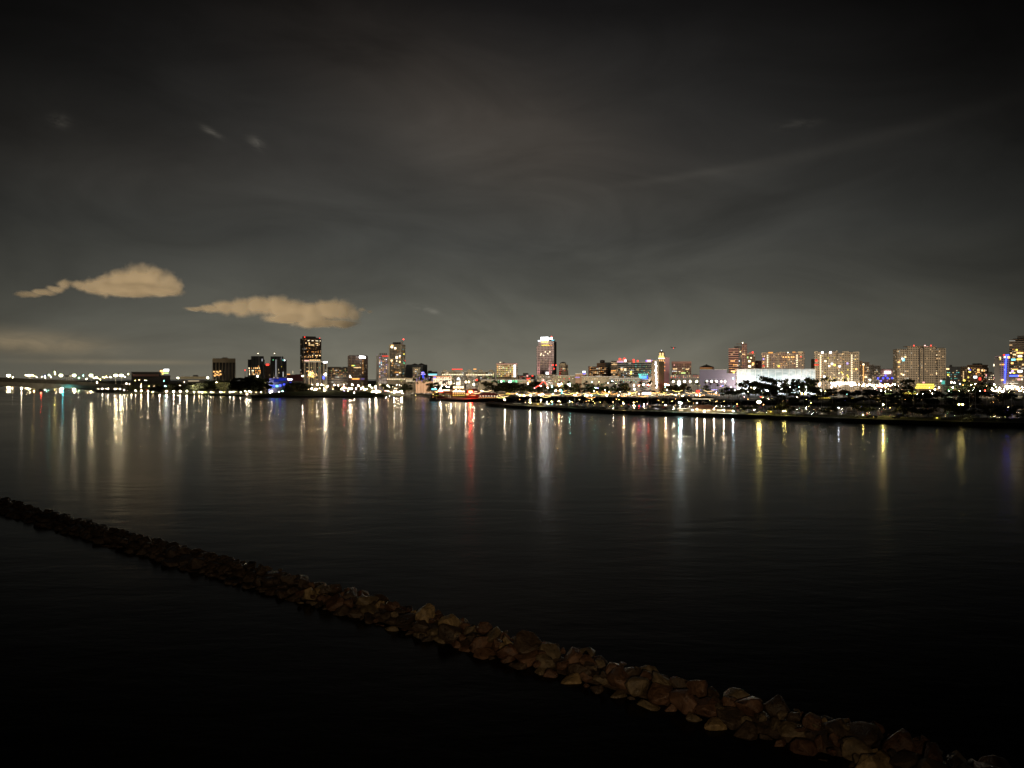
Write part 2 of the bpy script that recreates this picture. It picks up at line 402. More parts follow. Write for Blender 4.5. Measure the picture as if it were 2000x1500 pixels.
for ri, t, p, r in near:
    ci = rr.choices([0,1,2,3], [38,30,24,6])[0]
    o = link('boulder', ROCKS[ci][rr.randrange(6)], loc=p); o.rotation_euler = (rr.uniform(-.5,.5), rr.uniform(-.5,.5), rr.uniform(0,6.28))
    o.scale = (r*rr.uniform(.9,1.15), r*rr.uniform(.85,1.1), r*rr.uniform(.85,1.15))
    k = (ri, ci); cnt[k] = cnt.get(k, -1)+1
    size = 'small' if r < .6 else ('large' if r > 1.2 else 'mid-sized')
    tag(o, '%s %s boulder %s, %s %s one from the right end' % (size, RM[ci][0], rows[ri][0], ordinal(cnt[k]), RM[ci][0]),
        'boulder', 'boulders of the breakwater')
mb = MB()
for ri, t, p, r in far:
    me = ROCKS[0][rr.randrange(6)]; mt = Matrix.Translation(p) @ Matrix.Rotation(rr.uniform(0,6.28),4,'Z') @ Matrix.Rotation(rr.uniform(-.5,.5),4,'X') @ Matrix.Scale(r,4)
    mb.add([mt@v.co for v in me.vertices], [tuple(q.vertices) for q in me.polygons])
tag(link('far_boulders', mb.mesh('far_boulders', RM[0][1], True)), 'unlit far end of the rock breakwater, boulders merging into one dark mass', 'boulders', kind='stuff')

# ------------------------------------------------------------------ buildings
GZ = LZ-0.35
WCOL = {'warm': (1.0,.66,.30), 'cream': (1.0,.82,.52), 'white': (.95,.97,1.0), 'amber': (1.0,.42,.10), 'orange': (1.0,.50,.16),
        'red': (1.0,.05,.03), 'green': (.25,1.0,.45), 'cyan': (.25,.85,1.0), 'blue': (.05,.08,1.0), 'yellow': (1.0,.80,.12),
        'pink': (1.0,.45,.40), 'purple': (.35,.18,1.0), 'lime': (.75,1.0,.35), 'teal': (.2,1.0,.8), 'violet': (.55,.4,1.0)}
WL = {'warm': 3.0, 'cream': 3.0, 'white': 3.5, 'amber': 2.2, 'orange': 2.6, 'red': 2.5, 'green': 2.0, 'cyan': 2.0, 'blue': 2.5, 'yellow': 2.8, 'pink': 1.8, 'purple': 1.5, 'lime': 2.0, 'teal': 2.0, 'violet': 1.4}
PANE = {}
def pane(col, k=1.0, sample=False):
    key = (col, k, sample)
    if key not in PANE:
        PANE[key] = MB().box(-.5,.5,-.5,.5,-.5,.5).mesh('pane', emit('lit_%s_%s%s' % (col, k, 'S' if sample else ''), WCOL[col], WL[col]*k, sample))
    return PANE[key]
class Bld:
    def __init__(s, name, px0, px1, top, d, label, side=0, fs=0.0, depth=None, phi=25, cat='building', group=None, z0=None):
        a = math.atan(((px0+px1)/2-1000)/F); k = d*math.cos(a)/F
        T = (px1-px0)*k; s.d = d; s.px0, s.px1 = px0, px1
        ph = R(phi) if fs > 0 else 0.0
        s.W = (1-fs)*T/math.cos(ph); s.D = fs*T/math.sin(ph) if fs > 0 else (depth or max(18, T*0.6))
        u = -T/2 if side <= 0 else -T/2+(1-fs)*T                 # near corner
        if fs > 0 and side < 0: u = -T/2+fs*T
        if fs == 0: u = -T/2; s.x0 = 0
        elif side > 0: s.x0 = -s.W
        else: s.x0 = 0
        rot = -a+(-ph if side > 0 else ph if side < 0 else 0)
        r = d/math.cos(a)
        c = Vector((math.sin(a)*r, math.cos(a)*r, 0)) + Vector((math.cos(a), -math.sin(a), 0))*u
        s.z0 = GZ if z0 is None else z0
        s.o = empty(name, (c.x, c.y, s.z0), rot, label, cat, group); s.n = 0; s.side = side; s.fs = fs
    def z(s, py): return CAMZ-(py-HY)/F*s.d - s.z0
    def fx(s, f): return s.x0+s.W*f
    def box(s, part, f0, f1, top, mat, bot=None, y0=0, y1=None, bot_z=None):
        y1 = s.D if y1 is None else y1
        zb = (-0.8 if bot is None else s.z(bot))
        return link(part, MB().box(s.fx(f0), s.fx(f1), y0, y1, zb, s.z(top)).mesh(part, mat), s.o)
    def px(s, px):                                         # fraction along the front for a picture column
        T0 = s.px0 if s.side >= 0 else s.px0+(s.px1-s.px0)*s.fs
        T1 = s.px1 if s.side <= 0 else s.px1-(s.px1-s.px0)*s.fs
        return (px-T0)/(T1-T0)
    def win(s, px, py, wpx, hpx, col, k=1.0, name='window', sample=False, out=0.35):
        """a lit window at a picture position on the front (or on the visible side when the column lies there)"""
        m = s.d/F; f = s.px(px); w_ = wpx*m; h_ = hpx*m
        o = bpy.data.objects.new(name, pane(col, k, sample)); COL.objects.link(o); o.parent = s.o
        if s.fs > 0 and (f > 1 if s.side > 0 else f < 0):       # side wall
            span = (s.px1-s.px0)*s.fs
            t = (f-1)*( (s.px1-s.px0)*(1-s.fs))/span if f > 1 else (-f)*((s.px1-s.px0)*(1-s.fs))/span
            t = max(0.05, min(.95, t)); X = s.x0+s.W+out-.15 if s.side > 0 else s.x0-out+.15
            if s.side > 0: X = 0+out-.15
            o.location = (X, s.D*t, s.z(py)); o.scale = (.5, w_*1.6, h_)
        else:
            o.location = (s.fx(f), -out+.15, s.z(py)); o.scale = (w_, .5, h_)
        return o
    def scatter(s, n, px0, px1, py0, py1, cols='warm', ch=4.2, cw=4.6, seed=1, w_=(1.5,2.2), h_=(1.2,1.6), k=1.0):
        rnd = random.Random(seed*31+int(s.px0)); used = set(); cols = cols.split()
        for i in range(n*3):
            if len(used) >= n: break
            a = rnd.randrange(max(1, int((px1-px0)/cw))); b = rnd.randrange(max(1, int((py1-py0)/ch)))
            if (a, b) in used: continue
            used.add((a, b))
            s.win(px0+(a+.5)*cw, py0+(b+.5)*ch, rnd.uniform(*w_)*.82, rnd.uniform(*h_)*.85, rnd.choice(cols), k*rnd.choice((.25,.45,.7,1.0)))
    def row(s, px0, px1, py, step, w_, h_, col, k=1.0, name='window', sample=False):
        x = px0
        while x <= px1+.01: s.win(x, py, w_, h_, col, k, name, sample); x += step
    def column(s, px, y0, y1, step, w_, h_, col, k=1.0, name='window'):
        y = y0
        while y <= y1+.01: s.win(px, y, w_, h_, col, k, name); y += step
    def beacon(s, px, py, col='red', k=2.0, r=1.0, base=None, y=None):
        m = s.d/F; X = s.fx(s.px(px)); y = s.D*.4 if y is None else y; z = s.z(py); zb = z-4 if base is None else s.z(base)
        p = link('beacon_mast', MB().tube((0,0,0), (0,0,z-zb), .25, n=5).mesh('beacon_mast', M_steel), s.o, (X, y, zb))
        g = link('beacon', MB().ico((0,0,0), r*m*1.0).mesh('beacon', emit('beacon_'+col+str(k), WCOL[col], WL[col]*k*2, False)), p, (0,0,z-zb))
        return g
def fac(i, *a, **k): return facade('facade_'+i, *a, **k)
M_roof = pbr('roof_felt', (.09,.085,.08), .9, scale=.1, var=.2)
M_dark = pbr('dark_cladding', (.05,.048,.045), .5, scale=.1, var=.2)
M_cream = pbr('cream_concrete', (.55,.47,.33), .8, scale=.06, var=.12)
M_grey = pbr('grey_concrete', (.30,.30,.29), .8, scale=.06, var=.12)
M_tan = pbr('tan_concrete', (.16,.14,.10), .85, scale=.03, var=.2)
M_white = pbr('white_render', (.70,.70,.66), .8, scale=.06, var=.08)
M_brown = pbr('brown_concrete', (.26,.17,.11), .8, scale=.06, var=.12)
M_pink = pbr('rose_render', (.50,.28,.24), .8, scale=.06, var=.1)
M_terra = pbr('terracotta_tile', (.30,.12,.06), .8, scale=.3, var=.2)

# 1 long low hall
b = Bld('hall', 257, 333, 727, 1500, 'long low dark hall with a rosy lit band, left of the boxy office block')
b.box('wall', 0, .75, 727.5, M_dark); b.box('annex', .75, 1, 733, M_dark)
b.box('roof', -.01, .76, 726.3, M_roof, 727.4, -2); b.box('cornice', .03, .7, 731, M_pink, 735, -.6, 0)  # rose colour of the cornice stands in for a lit soffit

b.win(316, 725, 6, 4, 'orange', 1.2, 'sign'); b.win(325, 723, 9, 4, 'white', 2.5, 'sign', True); b.win(324, 728.5, 10, 2, 'lime', .8, 'sign'); b.win(318, 730, 3,2,'yellow',1)
b = Bld('pavilion', 352, 402, 736, 1440, 'low pale-roofed pavilion between the long hall and the boxy office block')
b.box('wall', .03, .97, 741, M_dark); b.box('roof', 0, 1, 735.5, pbr('pale_roof', (.45,.40,.28), .8), 740, -2)
b.box('roof_box', .5, .7, 732.5, M_roof, 735.3, 5, 14)
b.win(378, 744, 20, 2, 'cream', .15); 
# 3 boxy office
b = Bld('office_block', 415, 460, 700, 1600, 'boxy office block with cream crown and vertical fins, orange lit lower left corner')
b.box('wall', .012, .988, 708, pbr('black_glass', (.015,.014,.013), .15)); b.box('crown', 0, 1, 700, M_cream, 708, -.8, b.D+.8); b.box('plant_room', .42, .66, 698, M_grey, 699.9, 8, 18)
for i in range(8):
    f = i/7*.98; b.box('fin', f, f+.025, 708.02, M_cream, None, -.8, -.02)
b.row(420, 434, 706.5, 4, 2, 1.6, 'pink', .5)
for X, Y in ((418,726),(421,730),(424,726),(427,728),(430,725),(428,733),(420,734),(424,732),(431,731)): b.win(X, Y, 3, 2.6, 'orange', .7)
b.scatter(10, 417, 433, 724, 736, 'orange amber warm', 2.6, 3.2, 4, (1.5,2.5), (1.2,2))
# 4 twin dark glass towers
def twin(px0, px1, c0, c1, top, sh, lab, beac, lit, seed):
    b = Bld('glass_tower', px0, px1, top, 1500, lab, depth=34, group='twin dark glass towers'); m = b.d/F
    g = pbr('dark_blue_glass', (.018,.022,.028), .12, scale=.05, var=.4)
    cx = b.fx(b.px((c0+c1)/2)); r = (c1-c0)/2*m*.98
    link('drum', MB().lathe([(r,-.8),(r,b.z(top)),(r*.9,b.z(top)),(r*.9,b.z(top)-.1)], 28, cx, r).mesh('drum', g, False), b.o)
    link('wing', MB().box(b.fx(0), b.fx(1), r*.9, r*2, -.8, b.z(sh)).mesh('wing', g), b.o)
    for k in range(14):
        a = math.pi+math.pi*k/13
        link('mullion', MB().box(-.18,.18,-.25,.1,0,b.z(top)).mesh('mullion', M_steel), b.o, (cx+r*math.cos(a), r+r*math.sin(a), 0), a+math.pi/2)
    b.beacon(beac, 690, 'cream', .9, .9, top)
    for X, Y, w_, h_, c, k in lit:
        o = b.win(X, Y, w_, h_, c, k); t = (o.location.x-cx)/r
        if abs(t) < .98: o.location.y = r-math.sqrt(1-t*t)*r-.3; o.rotation_euler.z = math.asin(t)
        else: o.location.y = r*.9-.3
rn = random.Random(3)
L1 = [(X+rn.uniform(-1,1), Y, rn.uniform(1,2), rn.uniform(2,3.4), rn.choice(['amber','orange','warm','cream']), rn.choice([.2,.4,.8])) for X in (487,492,495,499,504,507) for Y in (719,724,728,731)] + [(512,703,2,5,'white',.12),(505,716,1.5,4,'amber',.3)]  # low amber panes glow in place of reflections on the glass
twin(484, 517, 491, 515, 695.5, 702, 'left one of the twin dark glass towers, amber reflections low on its face', 504, L1, 1)
L2 = [(533.5,703,1.6,1.6,'green',.5),(553,703,2,2.4,'teal',.8),(556,703.5,2,2.4,'white',.9),(539,719,1.4,34,'white',.10),(553,731,1.2,10,'white',.3),(544,722,1,3,'cream',.2),(545,728,1,3,'cream',.2),(550,716,1,1.5,'yellow',.3)]
twin(528, 560, 529, 553, 696, 703, 'right one of the twin dark glass towers, above the blue-lit aquarium', 536, L2, 2)
b = Bld('slim_tower', 516, 529, 710, 1900, 'slim beige tower with a red lit top seen between the twin dark towers', depth=25)
b.box('wall', 0, 1, 712, fac('slim', (.40,.30,.24), 'grid', lit=.05)); b.box('crown', .15, .85, 710, M_dark, 712, 2, 20); b.win(522.5, 712.3, 6, 3.5, 'red', .9, 'crown_light')
# lattice radio mast
b = Bld('radio_mast', 477, 480.5, 722, 1500, 'thin mast with a red light left of the twin dark towers', depth=3, cat='mast')
link('lattice', MB().tube((1.5,1.5,-.8),(1.5,1.5,b.z(724)),.7,.25).tube((0,1.5,b.z(735)),(3,1.5,b.z(735)),.2).tube((.4,1.5,b.z(729)),(2.6,1.5,b.z(729)),.2).mesh('lattice', M_steel), b.o)
link('beacon', pane('red',1.0), b.o, (1.5,1.5,b.z(723)), scale=(1.6,1.6,2.5))
# aquarium, blue lit
b = Bld('aquarium', 512, 592, 737, 1180, 'curved dark aquarium hall washed in blue light below the twin towers', depth=40)
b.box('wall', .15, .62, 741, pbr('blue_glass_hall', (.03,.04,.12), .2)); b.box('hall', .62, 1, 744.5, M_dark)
v = []; n = 16
for i in range(n+1):
    t = i/n; v += [(b.fx(.12+.52*t), 0, b.z(741.5-4.5*math.sin(math.pi*t*.9)))]
mb = MB(); mb.add(v+[(p[0], 40, p[2]) for p in v]+[(p[0], 0, p[2]-1) for p in v]+[(p[0], 40, p[2]-1) for p in v],
   [(i,i+1,i+n+2,i+n+1) for i in range(n)]+[(i,i+2*n+2,i+2*n+3,i+1) for i in range(n)])
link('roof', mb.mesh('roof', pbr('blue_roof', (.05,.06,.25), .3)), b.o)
for X, Y, w_, h_, c, k in ((533,754.5,7,4,'blue',1.6),(541,754,5,4,'cyan',1.0),(547,753,4,4,'blue',1.6),(555,751.5,4,4,'blue',1.2),(518,753,8,1.5,'blue',.8),(530,756,9,2,'cyan',.5),
                           (495,753,2,6,'blue',.5),(500,746,3,2,'blue',.6),(567,750,4,8,'blue',.25),(552,741,14,5,'blue',.12),(540,743,10,6,'blue',.08)):
    b.win(X, Y, w_, h_, c, k, 'wall_light', True)
b = Bld('red_brick_hall', 560, 592, 732, 1600, 'dull maroon block between the right twin tower and the tallest dark tower')
b.box('wall', 0, 1, 732, pbr('maroon', (.20,.06,.07), .8)); b.box('parapet', .5, 1, 731, M_dark, 732, 1, 12); b.row(562, 565, 731, 3, 2.5, 1.6, 'amber', .8); b.win(572, 727, 1, 5, 'cream', .3); b.row(565,570,741,4,3,3,'white',1.2)
# 5 tallest dark tower on the left
b = Bld('office_tower', 586, 628, 656, 1800, 'tallest dark tower on the left, brown with rows of lit offices and a stepped crown', -1, .17)
mt = fac('dark_tower', (.13,.085,.065), 'grid', 3.4, 3.8, .10, .55, litcol=(1,.6,.3))
b.box('wall', 0, 1, 661, mt); b.box('crown', .06, .72, 656.5, M_dark, 660.9, 3, b.D-6); b.box('crown_step', .72, .92, 659, M_dark, 660.9, 3, b.D-8)
b.box('corner_pier', -.012, .02, 660.9, M_grey, None, -.6, .8)
for y_, xs_, c, k in ((665,(601,603,609,611,617,620,625),'cream',.55),(670,(597,603,604,617,620),'warm',.8),(673.5,(603,605,608,610,612,619,620),'warm',.55),(687,(600,609,612,616,621),'amber',.5),
                      (694,(610,616,619,624,625),'warm',.8),(697,(595,602,606,610,618),'orange',.55),(680,(598,604),'amber',.4)):
    for X in xs_: b.win(X+.5, y_, 1.6, 1.6, c, k)
b.scatter(50, 594, 627, 662, 704, 'amber orange warm', 2.6, 2.4, 9, (.8,1.2), (.7,1.0), .35)
b.win(595, 658.5, 2, 2, 'red', 1.0, 'beacon'); b.win(624.5, 659.5, 1.5, 1.5, 'red', .9, 'beacon')
# building in front of it
b = Bld('hotel_block', 594, 639, 704, 1420, 'glass hotel block with bright roof line and golden lobby, before the tallest dark tower')
mt = fac('hotel_fin', (.20,.17,.14), 'fins', 9.0, 3.4, .04, .3, wu=.6); b.box('wall', 0, .98, 706, mt); b.box('roof', -.005, .99, 705, M_grey, 705.9, -.8)
for px_ in (595.5, 604, 609, 616.5, 626, 631.5, 638): b.box('pier', b.px(px_)-.008, b.px(px_)+.008, 705.95, M_cream, None, -.7, -.02)
b.row(596, 604, 704.3, 3, 2.6, 1.6, 'pink', 1.2, 'roof_light'); b.row(606, 625, 703.4, 3.6, 3, 1.2, 'warm', .8, 'roof_light'); b.win(612, 706.6, 34, .9, 'cream', .3, 'roof_light')
b.win(635, 707.2, 8, 3.4, 'white', 2.0, 'sign', True)
rn = random.Random(8)
for i in range(52):
    X = 607+rn.gauss(0,4.6); Y = 731+rn.gauss(0,4.0)
    if 596 < X < 619 and 719 < Y < 741: b.win(X, Y, rn.uniform(1.2,2.4), rn.uniform(1.2,2.2), rn.choice(['yellow','warm','cream','orange']), rn.choice([.4,.8,1.0]), 'window')
b.scatter(12, 598, 638, 712, 730, 'lime warm teal', 4, 4, 2, k=.35)
# 6
b = Bld('office_slab', 640, 679, 716.5, 1650, 'low brown office slab between the glass hotel and the block with a white sign')
b.box('wall', 0, 1, 717, fac('slab', (.16,.12,.08), 'bands', 4, 3.6, .06, .4)); b.box('parapet', .02, .98, 716.5, M_roof, 716.98, 1, 12); b.scatter(26, 642, 678, 719, 738, 'warm orange lime amber', 3.4, 3.4, 5, (1.2,1.9),(1,1.4), .6)
# 7
b = Bld('sign_hotel', 679, 719, 693, 1550, 'taupe hotel block with a glowing white rooftop sign', 1, .30)
mt = fac('taupe', (.30,.23,.20), 'grid', 3.2, 3.3, .03, .3, wu=.45, wv=.4)
b.box('wall', 0, 1, 694.5, mt); b.box('parapet', .05, .92, 693, M_grey, 694.4, 1.5, b.D-2); b.win(707.5, 697.5, 17, 4, 'white', 3, 'sign', True); 
for p_ in (.25,.5,.8): b.box('pier', p_, p_+.02, 694.3, M_brown, None, -.5, -.02)
b.win(690, 714, 7, 2, 'yellow', .6); b.win(692.5, 714, 3, 1.8, 'green', .6); b.win(698, 718, 15, 1.4, 'warm', .55); b.column(709, 700, 733, 3.7, 1.4, 1.3, 'amber', .4)
b.scatter(24, 681, 717, 700, 735, 'warm cream amber', 3.7, 3.6, 6, (1.1,1.7),(1.1,1.4), .5); b.row(689, 702, 740, 3, 3, 2.4, 'amber', .9)
b.win(708, 740, 10, 3, 'violet', .15)
# 8-9 condominium pair
b = Bld('condo_tower', 735, 761, 690, 1500, 'shorter condominium tower with violet-grey windows and black roof screens')
mt = fac('condo', (.36,.31,.30), 'grid', 3.0, 3.1, .22, .35, litcol=(.75,.65,1.0), wu=.6, wv=.45)
b.box('wall', 0, 1, 693.5, mt); b.box('side_wing', -.0, .18, 694, M_grey, None, -1.0, -.02)
for i in range(4): b.box('roof_screen', .24+i*.15, .34+i*.15, 689.5, M_dark, 693.4, 3, 12)
b.row(748, 758, 695.5, 3.2, 2.4, 2, 'red', .5); b.scatter(42, 737, 759, 697, 739, 'violet white amber warm orange cyan', 3.4, 3.2, 2, (1.1,2.2),(1.1,1.6), .9)
b.box('pier', .9, 1.0, 693.4, M_cream, None, -.7, -.02)
b = Bld('condo_tower', 760, 792, 668, 1560, 'taller condominium tower with a red mast light and big lit upper windows', 1, .28)
mt = fac('condo2', (.40,.36,.27), 'grid', 3.0, 3.1, .16, .35, wu=.62, wv=.5)
b.box('wall', 0, 1, 672.5, mt)
for i in range(4): b.box('roof_screen', .26+i*.17, .38+i*.17, 668, M_dark, 672.4, 3, 12)
b.box('lift_tower', .92, 1.0, 666.5, M_grey, 672.4, 3, 9); b.beacon(784.5, 662.3, 'red', 1.5, 1.3, 668)
for px_ in (783, 760.8): b.box('pier', max(0,b.px(px_)-.03), b.px(px_)+.03, 672.3, M_cream, None, -.7, -.02)
for X, Y, w_, h_, c, k in ((766,674.5,5,2.4,'orange',.8),(765.5,677.5,4.5,3.8,'cream',1.2),(772,680,4,3.4,'cream',1.1),(775,698,4.5,5,'cream',.9),(781,695,2,2,'white',.9),(781,698,2,3,'orange',.8),(765,704,4,3,'warm',.9),
    (781,706.5,3,3,'warm',1),(775,705,2,2,'cream',.8),(767,709,3,1.6,'amber',.4),(766,714,3,1.6,'orange',.4),(782,728,4,2.4,'warm',.8),(775,727,9,2.4,'amber',.3),(776,732,4,2,'white',.3),(789,691,2.5,2.4,'yellow',.7),(791,704,2.5,2,'red',.4),(789,709,4,3,'green',.35)):
    b.win(X, Y, w_, h_, c, k)
b.scatter(44, 763, 784, 680, 738, 'warm cream amber white', 3.2, 3.0, 7, (1.0,1.7),(1,1.4), .4); b.scatter(14, 786, 791, 680, 735, 'warm cyan amber', 4, 3, 8, k=.35)
# 10
b = Bld('grey_office', 789, 835, 711, 1650, 'slate-grey office blocks to the right of the taller condominium tower', 1, .2)
b.box('wall', .1, 1, 713, pbr('slate', (.15,.17,.18), .6, scale=.08, var=.15)); b.box('roof', .14, .99, 711.8, M_dark, 712.95, -.6); b.box('wing', -.04, .1, 716, M_grey)
link('ridge', MB().lathe([(9,b.z(711.8)),(.5,b.z(709.4))],4,b.fx(.45),12).mesh('ridge', M_roof), b.o); link('ridge', MB().lathe([(9,b.z(711.8)),(.5,b.z(709))],4,b.fx(.8),12).mesh('ridge', M_roof), b.o)
b = Bld('apartment_block', 806, 821, 718, 1480, 'small cream apartment block in front of the slate-grey offices', depth=20)
b.box('wall', 0, 1, 719, fac('aptc', (.42,.40,.32), 'grid', 3.4, 3.2, .2, .35)); b.box('cornice', -.02, 1.02, 718, M_cream, 718.98, -.6)
b.scatter(12, 807, 820, 720, 737, 'warm pink white', 3.6, 3.4, 3, k=.5)
b = Bld('tower_sign', 822.5, 831.5, 725, 1300, 'slender white and blue lit pylon with a star-shaped top by the convention hall', depth=2, cat='pylon')
link('mast', MB().tube((4,1,-.8),(4,1,b.z(727)),.7).mesh('mast', M_white), b.o)
b.win(826.5, 733, 3, 14, 'blue', .6, 'pylon_light', True); b.win(826.5, 731, 9, 1.4, 'violet', 1.2, 'pylon_light', True); b.win(826, 728, 5, 2.5, 'violet', 1.8, 'pylon_light', True)
b = Bld('lowrise', 835, 854, 724, 1600, 'dark low block with one pale cyan strip of windows')
b.box('wall', 0, 1, 726, M_dark); b.box('penthouse', .05, .45, 724, M_roof, 725.95, 2, 15); b.win(845, 731, 17, 1.8, 'cyan', .7); b.win(845, 733, 16, .8, 'white', .5)
# long white exhibition arcade row y 735-745 (670..865)
b = Bld('convention_hall', 755, 792, 737.5, 1350, 'long low pale hall with a string of lights below the condominium towers', depth=30)
b.box('wall', 0, 1, 739.5, M_tan); b.box('roof', -.01, 1.01, 738.3, M_cream, 739.4, -1.2); b.row(757, 790, 740.6, 3.3, 2.2, 1.4, 'cream', .6, 'wall_light')
b = Bld('arcade', 792, 812, 738, 1300, 'pale arcade with arched lit openings left of the blue pylon', depth=20)
b.box('wall', 0, 1, 739, M_tan); b.box('cornice', -.01, 1.01, 738, M_cream, 738.95, -.7); b.row(794, 811, 743.5, 2.6, 1.5, 5, 'cream', .3)
b = Bld('tent_hall', 812, 846, 735, 1250, 'white peaked tent roofs crossing behind the palms', depth=24)
link('wall', MB().box(b.fx(0),b.fx(1),1,24,-.8,b.z(745)).mesh('wall', M_brown), b.o)
mb = MB()
for i in range(6):
    x0_, x1_ = b.fx(i/6), b.fx((i+1)/6); xm = (x0_+x1_)/2
    mb.add([(x0_,0,b.z(744.9)),(x1_,0,b.z(744.9)),(x1_,24,b.z(744.9)),(x0_,24,b.z(744.9)),(xm,12,b.z(735.5))],[(0,1,4),(1,2,4),(2,3,4),(3,0,4)])
link('roof', mb.mesh('roof', M_tan), b.o)
for i in range(7): b.win(814+i*5, 742-(i%2)*3, 1, 6, 'violet', .4, 'string_light')
b = Bld('mission_hall', 846, 882, 734.5, 1250, 'pale mission-style hall with a red lit roof edge', depth=26)
b.box('wall', 0, 1, 736.5, fac('mission', (.55,.50,.44), 'grid', 3.6, 4.5, .3, .5)); b.box('roof', -.01, 1.01, 734.8, M_terra, 736.45, -.8)
b.row(850, 876, 735.5, 3.3, 2.6, 1.2, 'orange', .8, 'roof_light'); b.win(849, 736.5, 4, 3.4, 'blue', .8, 'sign'); b.scatter(22, 848, 880, 738, 748, 'cream warm pink', 3, 3, 3, k=.5)
# 12 arcaded apartment rows
def arcaded(px0, px1, top, lab, strip, seed):
    b = Bld('apartment_row', px0, px1, top, 1500, lab, depth=24); mt = fac('arcaded', (.48,.44,.34), 'grid', 3.0, 3.6, .25, .45, wu=.5)
    b.box('wall', 0, 1, top+2.5, mt)
    for f in (.06, .42, .78):
        cx = b.fx(f+.08); r = b.W*.09
        link('gable', MB().lathe([(r,-.01)],3).mesh('x', None) if 0 else MB().prism([(0,0)], 0, 1).mesh('x', None) if 0 else
             MB().add([(cx+r*math.cos(t*math.pi/8), yy, b.z(top+2.5)+r*.8*math.sin(t*math.pi/8)) for yy in (0.0,10) for t in range(9)],
                      [tuple(range(8,-1,-1)), tuple(range(9,18))]+[(t,t+1,t+10,t+9) for t in range(8)]).mesh('gable', M_cream), b.o)
    b.box('cornice', -.005, 1.005, top+2.2, M_white, top+2.9, -.8, -.02)
    if strip: b.row(*strip)
    b.row(px0+3, px1-3, top+8.5, 3.2, 1.6, 2, 'cream', .8); b.scatter(30, px0+2, px1-2, top+4, top+17, 'warm cream lime white', 3.0, 3.0, seed, (1.1,1.8),(1.1,1.6), .6)
arcaded(862, 908, 723, 'cream apartment row with round gables and a red light string on its roof', (884, 902, 721.2, 3, 2.4, 1.6, 'red', .9, 'roof_light'), 3)
arcaded(909, 967, 723.5, 'cream apartment row with a bright white stair window, left of the bright eight-storey hotel', (926, 930, 721, 3, 2.5, 1.6, 'amber', 1.0, 'roof_light'), 5)
# 13 bright hotel
b = Bld('lit_hotel', 969, 1011, 708, 1450, 'bright cream eight-storey hotel with a glowing white stair tower', 1, .12)
mt = fac('lit_hotel', (.60,.52,.38), 'grid', 3.8, 3.9, .30, .6, wu=.62, wv=.5)
b.box('wall', 0, 1, 711, mt); b.box('cornice', -.01, 1.01, 709.7, M_pink, 710.95, -.8); b.row(972, 1009, 710.6, 3.6, 3.3, 1.1, 'pink', .7, 'roof_light')
b.box('plant_room', .1, .3, 706, M_grey, 709.6, 3, 12); b.win(977, 707.5, 3, 2, 'cream', .5)
b.column(1005.5, 714, 735, 3.0, 4, 2.6, 'white', .9); b.scatter(55, 970, 1003, 713, 739, 'cream warm lime yellow amber', 3.9, 3.6, 3, (1.5,2.6),(1.3,1.8), .75)
# 14
b = Bld('lowrise', 1011, 1046, 728, 1500, 'dark low rise with small red lights between the bright hotel and the signed skyscraper')
b.box('wall', 0, 1, 733, M_dark); b.box('penthouse', .3, .6, 728.5, M_dark, 732.95, 3, 16); b.scatter(12, 1013, 1045, 734, 742, 'pink red warm cream', 3, 3, 3, k=.6); b.win(1040, 734, 3, 2.5, 'red', .8); b.win(1032.5, 739, 8, 2, 'red', .5); b.win(1030,734,3,3,'pink',.8)
# 15 signed skyscraper
b = Bld('skyscraper', 1048, 1087, 658, 1550, 'tallest central skyscraper, rose-brown grid front and a blazing white rooftop sign', 1, .14)
mt = fac('rose_grid', (.78,.62,.64), 'grid', 3.3, 3.5, .05, .4, litcol=(1,.8,.7), wu=.5, wv=.5)
b.box('wall', 0, 1, 675, mt, None, 0, b.D-1.5); b.box('side_glass', .99, 1.004, 667, pbr('black_glass', (.015,.014,.013), .15), None, 1.0, b.D)
b.box('upper_wall', .09, .98, 667, mt, 674.95, 1.5, b.D-3); b.box('crown', .12, .97, 664.5, M_dark, 666.95, 2.5, b.D-3)
b.win(1063.5, 661.5, 16, 6.5, 'white', 4, 'sign', True); b.win(1064, 667, 15, 2, 'yellow', .9, 'crown_light'); b.win(1076.5, 661, 5, 4, 'white', 2.5, 'sign', True); b.win(1053, 665, 5, 2.4, 'white', .8, 'crown_light')
b.row(1059, 1072, 674, 3, 2, 2, 'yellow', .6); b.win(1080, 664.5, 5, 1.8, 'cyan', .6, 'crown_light'); b.beacon(1075, 657.3, 'red', .9, 1.3, 664)
b.row(1073, 1078, 674.5, 4, 2, 1.6, 'amber', .6)
for X, Y in ((1062,694),(1057,690.5),(1065,687),(1070,690.5),(1074,687),(1056,693)): b.win(X, Y, 1.9, 1.8, 'cream', .8)
for i in range(10):
    for X in (1050.3, 1053.2, 1073, 1076.3): b.win(X, 705+i*2.9, 1.3, 1.5, 'pink', (.25,.3,.35,.4,.5,.6,.7,.8,.9,1.0)[i])
b.scatter(40, 1050, 1077, 690, 729, 'pink warm', 2.9, 3, 5, (1,1.4),(1,1.3), .25)
for X, Y in ((1080,713),(1086,713),(1082,720)): b.win(X, Y, 3, 2.6, 'red', .9, 'wall_light')
b.win(1069, 729, 5, 4, 'white', 2, 'sign', True)
b = Bld('podium', 1049, 1086, 731, 1440, 'pale low podium in front of the central skyscraper', depth=30)
b.box('wall', 0, 1, 732, fac('podium', (.50,.42,.32), 'grid', 4, 3.6, .3, .5)); b.box('parapet', -.01, 1.01, 731, M_cream, 731.95, -.6)
